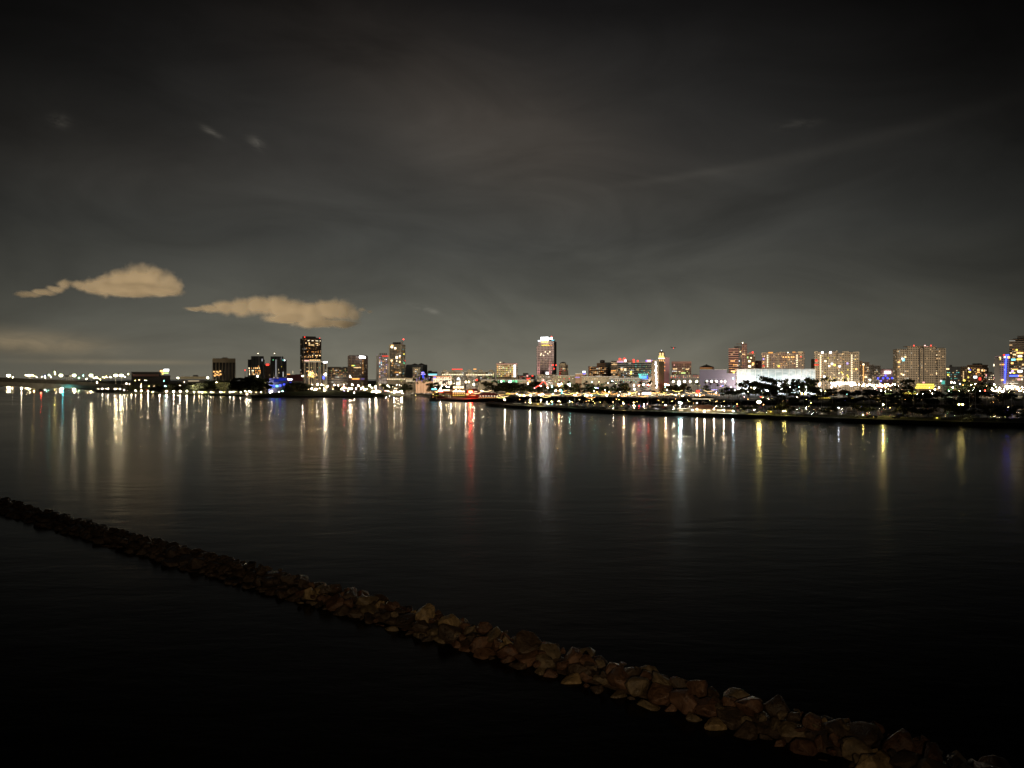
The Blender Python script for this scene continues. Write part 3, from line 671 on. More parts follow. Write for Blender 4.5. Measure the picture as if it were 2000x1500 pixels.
# 16 domed tower
b = Bld('domed_tower', 1091, 1110, 707, 1500, 'slim beige tower with a small dark domed roof, right of the central skyscraper', 1, .3)
b.box('wall', .05, .95, 713, fac('domed', (.48,.40,.30), 'grid', 3.4, 4.4, .06, .4)); b.box('belfry', .1, .85, 709.5, M_cream, 712.95, 1, b.D*.7); b.box('cornice', 0, 1, 712.4, M_brown, 713.4, -.8)
link('dome', MB().lathe([(b.W*.42,b.z(709.4)),(b.W*.36,b.z(708)),(b.W*.15,b.z(706.8)),(.1,b.z(706.4))],12,b.fx(.48),b.D*.4).mesh('dome', M_dark, True), b.o)
b.scatter(14, 1092, 1107, 715, 738, 'warm cream red', 3.6, 3.2, 3, k=.6); b.box('wing', .6, 1.3, 726, M_cream, None, -6, 4)
# convention centre low pieces
for i,(x0_,x1_,tp,lab,mt) in enumerate(((1080,1140,733,'pale low block with shop lights behind the red arch',M_tan),(1124,1146,729,'small low block with a blue and white roof sign',M_brown),
        (935,1042,741.5,'long plain beige wall of the exhibition hall behind the round trees',M_tan),(1136,1206,735,'long beige flat-roofed convention hall',M_tan),(1190,1250,738,'low grey glass-fronted convention wing',M_dark))):
    b = Bld('low_building', x0_, x1_, tp, 1330-i*12, lab, depth=30); b.box('wall', 0, 1, tp+1, mt); b.box('roof', -.005, 1.005, tp, M_grey, tp+.95, -.9)
    if i == 0: b.scatter(22, x0_+3, x1_, 735, 747, 'cream warm red lime', 3, 3.4, 3, k=.8)
    if i == 1: b.row(1139, 1143, 726, 3.2, 2, 2.4, 'white', 1.6, 'sign', True); b.win(1141, 729, 5, 3.5, 'blue', 1.0, 'sign'); b.win(1128,737,9,2,'violet',.5)
    if i == 2:
        for X, c in ((975,'green'),(980,'white'),(983,'green'),(995,'teal'),(999,'white'),(1002,'green'),(1008,'green')): b.win(X, 745, 5, 5, c, .55 if c != 'white' else .4, 'wall_light', True)
        b.win(990, 744.5, 60, 1.3, 'green', .12, 'wall_light'); b.win(1031,741,4,4,'red',.8,'sign'); b.win(1034,745,4,4,'orange',.6,'sign'); b.win(931,742,4,3,'red',1,'sign')
    if i == 3: b.scatter(14, 1140, 1204, 738, 744, "warm cream", 4, 4, 3, k=.4)
    if i == 4: b.scatter(24, 1192, 1249, 741, 750, 'teal cream lime warm', 3.2, 4, 3, k=.5)
# 17
b = Bld('brown_block', 1149, 1195, 708, 1550, 'stepped brown block with a black slab wall on its right side')
b.box('wall', 0, .83, 716, fac('brown_bands', (.42,.26,.18), 'bands', 4, 3.8, .15, .4)); b.box('upper_wall', .36, .72, 709, M_brown, 715.95, 2, 20); b.box('slab', .72, 1, 707.7, M_dark, None, 1.0, b.D)
b.box('balcony_pier', 0, .06, 715, M_pink, None, -.8, -.02)
link('roof_drum', MB().lathe([(5,b.z(708.9)),(5,b.z(704.5)),(3.8,b.z(703)),(0.1,b.z(702.8))],14,b.fx(.60),10).mesh('roof_drum', M_dark, True), b.o)
b.scatter(34, 1151, 1186, 717, 735, 'warm orange cream amber', 3.4, 3.6, 3, (1.2,2),(1.1,1.6), .6)
# 18 glass office with rooftop signs
b = Bld('glass_office', 1193, 1275, 704, 1480, 'wide banded glass office with red and pink rooftop lights', depth=40)
b.box('stone_bay', 0, .165, 704.5, fac('stone_bay', (.50,.40,.30), 'bands', 4, 4.2, .25, .5)); b.box('wall', .165, 1, 708, fac('teal_bands', (.24,.25,.25), 'bands', 5, 3.9, .03, .35, glass=(.03,.05,.055), wv=.62), None, 1.5)
b.box('roof', .165, 1.0, 707, M_cream, 707.95, .5); b.box('sign_box', .18, .38, 700, M_pink, 706.95, 3, 14); b.box('plant_room', .38, .52, 703.5, M_brown, 706.95, 8, 24)
b.win(1212, 706, 14, 3.2, 'pink', .5, 'sign', True); b.win(1211,707,12,1.4,'violet',.8,'sign'); b.win(1221.5, 704.5, 3, 4, 'white', 1.2, 'sign', True)
for X, Y in ((1210.5,701),(1219.5,700.5),(1237.5,703),(1238,706.5),(1245.5,705)): b.win(X, Y, 3, 3, 'red', 1.3, 'roof_light', True)
b.win(1267, 704.8, 8, 3.6, 'pink', 1.6, 'sign', True); b.win(1263, 705, 4, 3, 'purple', 1.0, 'sign'); b.win(1273,705,2.5,3,'purple',1,'sign')
b.row(1196,1203,712,3.5,2.4,1.6,'warm',.4); b.row(1195,1203,724,3,2.6,1.8,'amber',.7); b.win(1214.5,721.5,5,3,'orange',.6); b.win(1221,722,4,5,'cream',.5); b.win(1232.5,728,3,6,'yellow',.9)
b.scatter(46, 1206, 1240, 718, 738, 'warm cream amber white orange', 3.3, 3.2, 3, (1.2,2),(1.1,1.6), .6); b.scatter(20, 1240, 1272, 710, 732, 'teal warm lime', 4, 4, 4, k=.4)
b.win(1256, 736.5, 14, 6, 'cyan', .5, 'sign', True); b.win(1260,737,10,7,'blue',.6,'sign', True); b.win(1250,735,4,8,'teal',.6); b.row(1248,1266,731,4,2,2,'teal',.7)
# 19 lantern tower (campanile)
b = Bld('lantern_tower', 1286, 1298, 682, 1120, 'tall slim tower with a golden lit belfry and pointed cap', depth=9, cat='tower')
W_ = b.W; m = b.d/F
b.box('shaft', .05, .95, 706, M_tan, None, .4, 8.6); b.box('belfry_base', -.04, 1.04, 700, M_white, 705.9, -.4, 9.4)
for f in (0,.3,.6,.9): b.box('belfry_column', f, f+.1, 690, M_white, 699.9, 0, 1); b.box('belfry_column', f, f+.1, 690, M_white, 699.9, 8, 9)
b.box('belfry_core', .28, .72, 690, M_cream, 699.9, 2.5, 6.5)
link('cap', MB().lathe([(W_*.55,b.z(690)),(W_*.48,b.z(688.5)),(W_*.2,b.z(686)),(.35,b.z(684.5)),(.12,b.z(681))],10,W_/2,4.5).mesh('cap', M_terra), b.o)
b.win(1292, 697.5, 9, 3.6, 'yellow', 1.0, 'belfry_light', True); b.win(1292, 700, 11.5, 1.8, 'cream', 1.2, 'belfry_light', True); b.win(1289.5,692,3,6,'warm',.5,'belfry_light'); b.win(1294.5,692,3,6,'warm',.5,'belfry_light')
for X in (1288.5,1292,1295.5): b.win(X, 704, 1.8, 3, 'orange', .6, 'belfry_light')
b.win(1292,684.5,1.4,2,'white',.5,'cap_light')
b = Bld('light_wall_hotel', 1272.5, 1287.5, 704, 1150, 'beige wall slab with a zigzag column of white lights beside the golden-topped tower', depth=12)
b.box('wall', 0, 1, 704.5, M_tan); b.box('cap', -.02, 1.02, 704, M_cream, 704.45, -.4)
rn = random.Random(4)
for i in range(21): b.win(1281+rn.uniform(-1.2,1.2)+(.8 if i > 12 else 0), 707+i*2.5, rn.uniform(1.8,3), 2.0, 'white', 1.5, 'wall_light', True)
b = Bld('pink_slab', 1297, 1307.5, 697, 1500, 'narrow pink slab tower right behind the golden-topped tower', depth=25)
b.box('wall', 0, 1, 698.5, pbr('pink_slab', (.62,.34,.40), .8)); b.box('parapet', 0, .6, 697, M_cream, 698.45, 1, 12); b.column(1298, 701, 728, 7.5, 1.6, 2, 'amber', .7)

# 21
b = Bld('office_block', 1312, 1350, 706, 1550, 'red-brown gridded office block with a salmon top band')
b.box('wall', 0, 1, 710, fac('redgrid', (.34,.19,.15), 'grid', 3.2, 3.3, .10, .45)); b.box('crown', -.01, 1.01, 706, M_pink, 709.95, -.7, b.D)

b.row(1315,1322,720.5,2.2,1.8,1.3,'warm',.6); b.row(1340,1346,721,2.2,1.8,1.3,'warm',.7); b.row(1331,1338,728.5,2.3,2,2,'lime',.8); b.row(1314,1322,725,3,1.8,1.3,'white',.4); b.win(1317,713,2,2,'pink',.6)
b.scatter(30, 1314, 1348, 718, 733, 'warm cream amber lime', 3, 3, 6, k=.5)
# 22 pagoda roof
b = Bld('pagoda_block', 1366, 1395, 712, 1600, 'block with a shallow hipped roof and small ridge peak above the purple arena')
b.box('wall', .02, .98, 717, M_pink); b.box('cornice', .02, .98, 720, M_cream, 722, -.6, -.02)
link('roof', MB().add([(b.fx(-.02),-1.2,b.z(716.9)),(b.fx(1.0),-1.2,b.z(716.9)),(b.fx(1.0),20,b.z(716.9)),(b.fx(-.02),20,b.z(716.9)),(b.fx(.35),9,b.z(713)),(b.fx(.6),9,b.z(713))],[(0,1,5,4),(1,2,5),(2,3,4,5),(3,0,4),(3,2,1,0)]).mesh('roof', M_roof), b.o)
b.box('ridge_peak', .42, .54, 711.3, M_dark, 714, 6, 12); b.row(1369,1392,719,4,2.6,1.2,'amber',.25)
# small infill
b = Bld('lowrise', 1307, 1368, 731, 1420, 'grey low rise with scattered warm lights behind the row of floodlights', depth=24)
b.box('wall', 0, 1, 732, M_grey); b.box('parapet', .2, .9, 731, M_roof, 731.95, 1, 16); b.scatter(24, 1309, 1366, 733, 741, 'warm cream pink red', 2.8, 4, 3, k=.7)
# 23 purple arena
b = Bld('arena_hall', 1366, 1437, 721, 1350, 'plain windowless hall washed in dim violet light', depth=50)
b.box('wall', 0, .75, 722.2, pbr('lavender_wall', (.13,.125,.19), .8)); b.box('wing', .75, 1, 729, pbr('lavender_wall', (.13,.125,.19), .8)); b.box('roof', -.003, .753, 721.4, M_grey, 722.15, -.6)
lo = link('wall_washer', MB().box(-30,30,-.3,.3,-.3,.3).mesh('wall_washer', emit('violet_wash', (.50,.42,1.0), 3)), b.o, (b.fx(.5), -12, 4.0))
# 24-26
b = Bld('striped_tower', 1423, 1459, 671, 1500, 'stepped rust-striped tower behind the left end of the white arena')
b.box('wall', 0, .54, 680, fac('rust_bands', (.46,.24,.20), 'bands', 4, 4.3, .06, .5, wv=.5)); b.box('dark_wall', .54, .72, 675.5, M_dark, None, .8); b.box('upper_wall', .72, 1, 671.5, fac('rust_grid', (.26,.15,.13), 'grid', 3.3, 3.4, .10, .4), None, .4)
b.box('upper_step', .3, .71, 675.3, M_dark, 679.95, 5, 20); b.box('cap', .42, 1.0, 671, M_brown, 671.45, 5.5, 20); b.beacon(1450.5, 669.5, 'cream', 1.2, 1.1, 671)
b.row(1428,1436,705,3,2.4,1.6,'orange',.8); b.win(1446,687,2,2,'warm',.9); b.row(1451,1454,692,3,2,2,'warm',.6); b.row(1433,1440,712.5,3,2.4,1.6,'orange',.6); b.win(1444,705,2,2,'white',.4); b.row(1429,1436,725,3,2.6,2,'warm',.9); b.win(1433,728,3,3,'yellow',.9)
b.scatter(22, 1443, 1458, 680, 719, 'amber warm pink', 3.4, 3.2, 3, k=.4); b.scatter(14,1424,1441,700,726,'orange amber',4.3,3.4,4,k=.5)
b = Bld('apartment_block', 1457.5, 1475, 688, 1550, 'small tower with a glowing cream top floor and red light', depth=20)
b.box('wall', 0, 1, 693, fac('aptm', (.30,.22,.14), 'grid', 3.4, 3.4, .15, .5)); b.box('crown', -.01, 1.01, 690, M_cream, 692.95, -.5)
b.row(1459,1473,692,3.5,3.2,1.6,'cream',.8,'crown_light'); b.win(1470,688.5,3,3.4,'red',1.2,'beacon'); b.win(1465,690,2,2,'red',.6,'beacon')
for X,Y,w_,h_,c,k in ((1463.5,705.5,4,4,'cream',1.0),(1464,715.5,5,4,'cream',1.2),(1460,698,3,4,'lime',.5),(1467,699,2.5,2.5,'cream',.8),(1471,710,4,4,'orange',.8),(1470,713,3,2,'warm',.7)): b.win(X,Y,w_,h_,c,k)
b = Bld('maroon_block', 1474, 1488, 704, 1600, 'plain maroon block between two lit towers above the white arena', depth=20)
b.box('wall', 0, 1, 705, fac('maroon2', (.30,.12,.10), 'grid', 3.3, 3.3, .03, .3)); b.box('parapet', .05,.95,704.3,M_brown,704.95,1,12)
# 27 residential complex
def complex_(name, px0, px1, top, d, lab, bays, cols_, seed, base, n, y1, cl='warm cream amber orange'):
    b = Bld(name, px0, px1, top, d, lab, depth=30); nb = len(bays)
    mt = [fac(base[0]+str(seed), base[1], 'grid', 3.1, 3.2, .16, .45, litcol=(1,.62,.26)), fac(base[0]+'b'+str(seed), base[2], 'grid', 3.1, 3.2, .12, .45, litcol=(1,.55,.22))]
    f = 0
    for i, (wf, dy, back) in enumerate(bays):
        b.box('bay', f, f+wf, top+dy, mt[i % 2], None, back, 30)
        b.box('bay_cap', f+.004, f+wf-.004, top+dy-.9, M_brown if i % 2 else M_cream, top+dy-.02, back+.5, 20); f += wf
    for X in cols_: b.column(X, top+8, y1, 3.6, 1.9, 1.7, 'cream', .9)
    b.scatter(n, px0+1, px1-1, top+4, y1, cl, 3.6, 3.1, seed, (1.1,2.0), (1.1,1.6), .75)
    return b
b = complex_('apartment_complex', 1487, 1571, 686, 1500, 'wide rose-brown apartment complex behind the white arena, two columns of lit stair windows',
   [(.11,3,1),(.10,2.5,3),(.12,5,0),(.09,3,2),(.16,2,4),(.16,4.5,1),(.12,2.4,3),(.14,2.4,0)], (1499,1556.5), 7, ('rose', (.33,.25,.22), (.40,.33,.26)), 60, 719)
b.row(1502,1508,688.5,3,2.8,2.4,'amber',.6,'crown_light'); b.row(1549,1554,688,3,2.6,1.8,'amber',.5,'crown_light'); b.row(1560,1566,688,3,2.6,1.8,'warm',.25,'crown_light'); b.beacon(1539,688.5,'cream',1,1.3,690)
for X in (1530,1535,1540,1546,1550): b.win(X, 697.5, 2.4, 2.2, 'orange', .9)
b.win(1491,701,2.5,3,'violet',1.0); b.row(1491,1491,707,3,2.5,2,'orange',.6); b.win(1491,714.5,3,2,'red',.6); b.win(1564,697,2.4,2.4,'red',.6); b.win(1521,715,4,3.4,'yellow',.6)
b = Bld('grey_block', 1584, 1592, 701, 1650, 'sliver of a grey block at the left edge of the big lit complex', depth=20)
b.box('wall', 0, 1, 702, M_brown); b.box('parapet', .1, .9, 701, M_roof, 701.95, 1, 9)
b = complex_('apartment_complex', 1590, 1678, 686, 1400, 'wide golden apartment complex right of the white arena, hundreds of lit windows low down',
   [(.09,.8,1),(.13,2.4,0),(.09,4.5,4),(.17,1.2,1),(.05,0,3),(.10,4.5,0),(.14,1.2,2),(.09,3,4),(.14,2.5,0)], (1602.5,1663.5), 8, ('gold', (.34,.29,.21), (.42,.36,.27)), 60, 748, 'warm cream yellow amber')
for X, Y in ((1606,688),(1622,688)): b.win(X, Y, 3.4, 3.4, 'white', 1.5, 'roof_light')
for X,Y,c in ((1625,710.5,'white'),(1619.5,715,'cream'),(1630,713,'yellow'),(1612,705,'cream'),(1640,715.5,'white'),(1655,710,'violet'),(1594,704,'red'),(1672,721,'orange'),(1610,735.5,'white')): b.win(X, Y, 3.4, 3.2, c, 1.1)
b.row(1591,1597,712.5,3,2.8,1.8,'red',.6); b.row(1625,1672,748,6,5,4,'white',1.2,'entrance_light',True)
rn = random.Random(11)
for i in range(60):
    X = rn.uniform(1622,1658); Y = 748-abs(rn.gauss(0,12)); b.win(X, Y, rn.uniform(1,1.8), rn.uniform(1.4,2.8), rn.choice(['yellow','warm','cream']), rn.choice([.4,.7,.9]), 'window')
# 30-31
b = Bld('brick_block', 1677, 1698, 704, 1450, 'brown block with one vertical orange strip light', depth=24)
b.box('wall', 0, 1, 708, fac('brickb', (.22,.15,.10), 'grid', 3.3, 3.3, .08, .4)); b.box('upper_wall', 0, .35, 705, M_brown, 707.95, 2, 20); b.box('parapet', .4, .98, 707.3, M_roof, 707.95, 1, 20)
b.win(1686.3, 729, 1.6, 32, 'orange', .55, 'strip_light'); b.win(1686.3, 712, 3, 3, 'cream', 1.2, 'strip_light'); b.scatter(16, 1679, 1697, 712, 742, 'warm amber cream', 3.8, 3.6, 3, k=.6); b.win(1691,736,4,3.4,'warm',.9)
b = Bld('white_block', 1697, 1743, 712, 1600, 'stepped whitish blocks with a small white roof sign between the two big complexes', depth=26)
b.box('wall', 0, .5, 714, fac('whiteb', (.46,.42,.36), 'grid', 3.3, 3.6, .05, .4)); b.box('upper_wall', 0, .22, 712, M_white, 713.95, 2, 18); b.box('wing', .5, 1, 721, M_pink, None, 2); b.box('wing_roof', .5, 1, 720.3, M_dark, 720.95, 1.5, 24)
b.win(1733.5, 727.3, 11, 4.2, 'white', 1.6, 'sign', True); b.scatter(24, 1699, 1742, 724, 746, 'warm cream pink', 3.6, 4, 3, k=.5)
for X,Y in ((1729.5,733.5),(1725,738.5),(1733.5,738.5),(1742.5,738.5),(1720.5,744),(1715,739)): b.win(X, Y, 3, 3.2, 'blue', .9, 'wall_light', True)
# 32 big arched hotel
b = Bld('arched_tower', 1743, 1847, 674, 1350, 'broad beige hotel tower with a tall dark arch motif and many lit rooms', -1, .09)
mt = fac('arched', (.40,.34,.25), 'grid', 3.0, 3.2, .10, .5, wu=.55, wv=.55)
b.box('wall', 0, .82, 681, mt); b.box('right_wing', .82, 1, 680, mt, None, -1.5, b.D); b.box('right_cap', .84, .98, 678.8, M_dark, 679.95, 0, 20)
b.box('centre', .2, .8, 676.5, mt, None, -1.2, -.02); b.box('crown', .22, .78, 675.2, M_brown, 676.45, .5, 18)
cx, m = b.fx(b.px(1799.2)), b.d/F; r1, r0 = 4.9*m, 3.0*m; mb = MB()
mb.box(cx-r1,cx-r0,-2.2,-1.25,-.8,b.z(682)); mb.box(cx+r0,cx+r1,-2.2,-1.25,-.8,b.z(682)); v = []
for i in range(13):
    t = math.pi*i/12
    for rr_, yy in ((r0,-2.2),(r1,-2.2),(r1,-1.25),(r0,-1.25)): v.append((cx-rr_*math.cos(t), yy, b.z(682)+rr_*math.sin(t)))
mb.add(v, [(4*i+a, 4*i+(a+1)%4, 4*i+4+(a+1)%4, 4*i+4+a) for i in range(12) for a in range(4)])
link('arch_trim', mb.mesh('arch_trim', M_dark), b.o)
for X,Y,w_,h_,c,k in ((1786,687.5,14,2.4,'warm',.7),(1801,687.5,6,3,'cream',1.2),(1795,687.5,3,3,'white',1),(1811,690,4,3,'cream',1),(1834,693,2.6,2.4,'cream',.9),(1838,693,2.6,2.4,'cream',.9),(1830,693,2.4,2,'cream',.7),
   (1764,702,4,6,'cyan',.9),(1762,700,3,3,'white',.9),(1775,701,3,3,'cyan',.7),(1775,697,4,3,'warm',1),(1768,697,3,2.4,'warm',.8),(1820,696.5,3,2.6,'cream',.9),(1826,696.5,3,3,'cream',1.1),(1818,702.5,2.4,2.4,'cream',.8),
   (1839,706,3.4,3.4,'orange',.8),(1788,713,4,4,'white',.8),(1787,719,3.4,3,'white',.8),(1811,709,4,3,'warm',1),(1804,710,3,2,'warm',.6),(1779,725.5,3,3,'orange',.7),(1764,732,3.4,3,'cream',.8),(1832,722,2.6,2.6,'lime',.7),(1836,722,2.6,2.6,'lime',.6),
   (1820,728,3,2.4,'cream',.8),(1825,728.5,3,3,'cream',1),(1829,729,3.4,3,'warm',1),(1822,734.5,6,2.6,'yellow',.6),(1836,735,2.4,2,'cyan',.8),(1843,735,2.4,3,'cyan',.9),(1802,731.5,2.6,3,'green',.5),(1801.5,719,2.6,2.6,'lime',.8),(1755,707,4,3,'orange',.9),(1755,716,3,2.4,'orange',.7),(1760,730,2.6,3,'warm',.7),(1795,741,3,3,'yellow',.8)):
    b.win(X, Y, w_, h_, c, k)
b.scatter(50, 1754, 1845, 684, 742, 'warm cream amber cyan orange', 3.5, 3.2, 3, (1,1.8),(1,1.5), .5)
for X in (1788.5, 1810.5, 1822.5): b.beacon(X, 674, 'red' if X > 1811 or X < 1800 else 'pink', 1.1, 1.3, 677)
b.win(1790, 679, 3, 4, 'white', 1.0, 'roof_light'); b.win(1811,677.5,3,3,'pink',.8,'roof_light')
# 33-34
b = Bld('slate_block', 1847, 1877, 713, 1500, 'slate block with a flat overhanging roof, right of the arched hotel', depth=22)
b.box('wall', .05, 1, 717, pbr('slate', (.15,.17,.18), .6)); b.box('roof', .2, 1.02, 716, M_dark, 716.95, -1); b.box('plant_room', .25, .42, 712.5, M_dark, 715.95, 3, 12)
b.win(1851,720.5,5,2.6,'warm',.8); b.win(1852,732,3,3,'yellow',.8); b.scatter(16, 1849, 1875, 722, 746, 'cream warm teal cyan', 3.8, 3.6, 3, k=.5)
b = Bld('stepped_block', 1876, 1931, 709, 1450, 'brown stepped block with orange lit corner rooms', 1, .25)
b.box('wall', 0, 1, 715.5, fac('stepb', (.27,.19,.12), 'grid', 3.4, 3.4, .10, .5)); b.box('upper_wall', .28, 1, 712.5, M_brown, 715.45, 2, b.D-2); b.box('plant_room', .5, .76, 709.5, M_dark, 712.45, 5, b.D-5)
for X,Y,w_,h_,c,k in ((1892,719.5,2.4,3,'cream',1),(1894,726,4,2.6,'yellow',.9),(1911,722.5,4,4,'orange',.8),(1911,727,5,1.8,'orange',.7),(1918,723.5,2.4,3.4,'warm',.8),(1922,724,3,4,'orange',.5),(1907,730,2,2,'amber',.8),(1891,737,2,3,'yellow',.7),(1905,736.5,6,4,'white',1.1),(1914,740,4,5,'red',.9),(1883,743,4,3,'yellow',.9),(1894.5,722.5,3,2,'blue',.6),(1926,733,2,4,'pink',.8)):
    b.win(X, Y, w_, h_, c, k)
b.column(1881.5, 726, 742, 3, 1.6, 2, 'warm', .4); b.scatter(20, 1885, 1928, 717, 742, 'warm amber cream', 3.6, 3.6, 3, k=.4)
b = Bld('low_building', 1928, 1945, 726, 1400, 'dark low block tucked left of the tower with the blue strip', depth=20)
b.box('wall', 0, 1, 729, M_dark); b.box('penthouse', .1,.6,726,M_roof,728.95,3,14); b.scatter(8, 1930, 1944, 731, 745, 'cream warm white', 4, 4, 2, k=.7)
# 35-36
b = Bld('blue_strip_tower', 1942, 1973, 693, 1250, 'dark plum tower with a full-height glowing blue strip on its edge', depth=24)
b.box('wall', .05, .95, 695, fac('plum', (.16,.12,.15), 'grid', 3.2, 3.3, .04, .4)); b.box('upper_wall', .5, .92, 693, M_dark, 694.95, 2, 16); b.box('left_bay', 0, .35, 699, M_dark, None, -1.2, -.02)
l_ = link('strip_light', MB().add([(b.fx(b.px(1962.2))-.7,-1.6,b.z(748)),(b.fx(b.px(1962.2))+.7,-1.6,b.z(748)),(b.fx(b.px(1965.5))+1.1,-1.6,b.z(694)),(b.fx(b.px(1965.5))-1.1,-1.6,b.z(694)),
    (b.fx(b.px(1962.2))-.7,-.4,b.z(748)),(b.fx(b.px(1962.2))+.7,-.4,b.z(748)),(b.fx(b.px(1965.5))+1.1,-.4,b.z(694)),(b.fx(b.px(1965.5))-1.1,-.4,b.z(694))],
    [(0,1,2,3),(4,7,6,5),(0,4,5,1),(1,5,6,2),(2,6,7,3),(3,7,4,0)]).mesh('strip_light', emit('blue_strip', (.03,.05,1.0), 7)), b.o)
b.win(1967.5, 693.6, 5.5, 2.4, 'blue', 1.4, 'strip_light', True); b.win(1961,693.5,3,3,'red',1,'beacon'); b.win(1962.5,697.5,3,3,'cream',1); b.win(1970,698,4,4,'orange',1)
for X,Y,w_,h_,c,k in ((1950,701.5,7,3,'yellow',.8),(1953,699,3,4,'warm',.8),(1948,709,3,3,'yellow',1),(1952,712,3,2.6,'warm',.9),(1942.6,713,4,4,'cream',1.2),(1959,712,5,2.6,'amber',.7),(1946,725,3,2.4,'warm',.6),(1948,719,3,3,'purple',.5),(1958,742,4,3,'orange',.9),(1942.6,738,3,3,'pink',.7)): b.win(X,Y,w_,h_,c,k)
b = Bld('corner_tower', 1971, 2052, 653, 1250, 'large dark stepped tower cut by the right edge of the frame', depth=40)
mt = fac('corner', (.19,.15,.11), 'bands', 4, 3.5, .06, .5, wv=.4)
b.box('wall', 0, 1, 664, mt); b.box('chamfer', .02, .98, 662.5, M_brown, 663.95, 2, 36); b.box('upper_wall', .09, .9, 660.5, mt, 662.45, 3, 34); b.box('crown', .19, .8, 655, M_dark, 660.45, 5, 30)
for X,Y,w_,h_,c,k in ((1985.5,683,3,3,'yellow',.8),(1992,689,11,3,'orange',.9),(1992,695.5,7,3.6,'cream',1.2),(1991,701.5,9,2.6,'yellow',.9),(1979,702,7,3.4,'cyan',1),(1981,692,5,2.6,'warm',.7),(1974.5,689,3,2,'warm',.5),(1976.5,709,4,3.6,'orange',1),(1982,721.5,10,2.6,'orange',.8),(1992,725,8,4,'white',1.1),(1977,725,4,4,'violet',1.4),(1980,728,4,2.4,'yellow',.9),(1973,728,3,2.4,'cream',.9),(1992,734,8,3,'orange',.6),(1990,741,5,4,'pink',.7),(1996,741,3,3,'cream',.8),(1998,712,3,3,'warm',.5)):
    b.win(X,Y,w_,h_,c,k)
b.scatter(26, 1973, 2000, 680, 745, 'warm orange amber cream', 3.8, 3.4, 3, k=.5)
b.win(1978.5, 734, 17, 3.2, 'blue', 1.6, 'strip_light', True)
# 28 white drum arena
b = Bld('drum_arena', 1436, 1593, 720, 1180, 'big round arena with a brightly floodlit whitish wall behind dark trees', depth=100, cat='arena')
R_ = b.W/2; cx = b.fx(.5); mw = bpy.data.materials.new('painted_drum_wall'); mw.use_nodes = True; n = NT(mw.node_tree); bs = mw.node_tree.nodes['Principled BSDF']
co = n.new('ShaderNodeTexCoord').outputs['Object']; a_ = n.noise(co, .045, 4, .6, .6); c_ = n.noise(n.xyz(n.m('MULTIPLY', n.sep(co)[0], 1.0), n.sep(co)[1], n.m('MULTIPLY', n.sep(co)[2], 3.5)), .06, 5, .6, .3)
n.put(bs.inputs['Base Color'], n.mix(n.ramp(c_, [(.35,0.),(.6,1.)]), (.36,.42,.42), n.ramp(a_, [(.35,(.55,.6,.6)),(.65,(.75,.77,.75))]))); bs.inputs['Roughness'].default_value = .8
link('wall', MB().lathe([(R_,-.8),(R_,b.z(721.3))], 72, cx, R_*.45, sy=.45).mesh('wall', mw), b.o)
link('roof', MB().lathe([(R_*1.004,b.z(721.25)),(R_*1.004,b.z(720.4)),(R_*.9,b.z(720.0)),(.1,b.z(719.7))], 72, cx, R_*.45, sy=.45).mesh('roof', M_white), b.o)
for i in range(17):
    t = math.pi*(1.06+.88*i/16); link('pilaster', MB().box(-.45,.45,-.5,.4,-.8,b.z(721.6)).mesh('pilaster', M_white), b.o, (cx+(R_+.2)*math.cos(t), R_*.45+(R_*.45+.2)*math.sin(t), 0), t+math.pi/2)
for i in range(15):
    t = math.pi*(1.12+.76*i/14); X, Y = cx+(R_+12)*math.cos(t), R_*.45+(R_*.45+12)*math.sin(t)
    f_ = link('floodlight', MB().box(-1.3,1.3,-.3,.3,-.5,.5).mesh('floodlight', emit('drum_flood', (.90,.97,1.0), 850)), b.o, (X, Y, 5.5), t-math.pi/2+math.pi)
    f_.rotation_euler.x = R(-35)

# ------------------------------------------------------------------ trees
M_leaf = [pbr('foliage_dark', (.035,.045,.015), .9, scale=.5, var=.5), pbr('foliage_olive', (.065,.07,.022), .9, scale=.5, var=.5)]
M_bark = pbr('bark', (.12,.085,.05), .9, scale=1, var=.3); M_frond = pbr('palm_frond', (.06,.065,.025), .8, scale=.5, var=.4)
def crown_mesh(seed, mat, tall=False):
    """leaf-sized faces in uneven clumps on a set of limbs; unit height 1"""
    rnd = random.Random(seed); mb = MB(); cl = []
    for i in range(rnd.randint(11, 15)):
        a = rnd.uniform(0, 6.28); r = rnd.uniform(.02, .30 if not tall else .17); z = rnd.uniform(.28, .87)
        cl.append((r*math.cos(a), r*math.sin(a), z, rnd.uniform(.09, .19)*(1.1-abs(z-.62))))
    for cx, cy, cz, cr in cl:
        for k in range(60):
            d = Vector((rnd.gauss(0,1), rnd.gauss(0,1), rnd.gauss(0,.8))).normalized()*cr*rnd.uniform(.45,1.15)
            c = Vector((cx,cy,cz))+d; s = rnd.uniform(.022,.05)
            u = Vector((rnd.gauss(0,1),rnd.gauss(0,1),rnd.gauss(0,1))).normalized(); v = u.cross(d.normalized()+Vector((.01,.02,.03))).normalized()
            mb.add([c-u*s, c-v*s*.8, c+u*s, c+v*s*.8], [(0,1,2,3)])
    return mb.mesh('crown', mat)
def trunk_mesh(seed):
    rnd = random.Random(seed); mb = MB().tube((0,0,-.03),(0.01,0,.42),.028,.016)
    for i in range(5):
        a = rnd.uniform(0,6.28); mb.tube((0,0,.22+.04*i),(.17*math.cos(a),.17*math.sin(a),.55+.04*i),.013,.005,5)
    return mb.mesh('trunk', M_bark)
CR = [crown_mesh(i, M_leaf[i%2], i in (4,5)) for i in range(6)]; TK = [trunk_mesh(i) for i in range(3)]
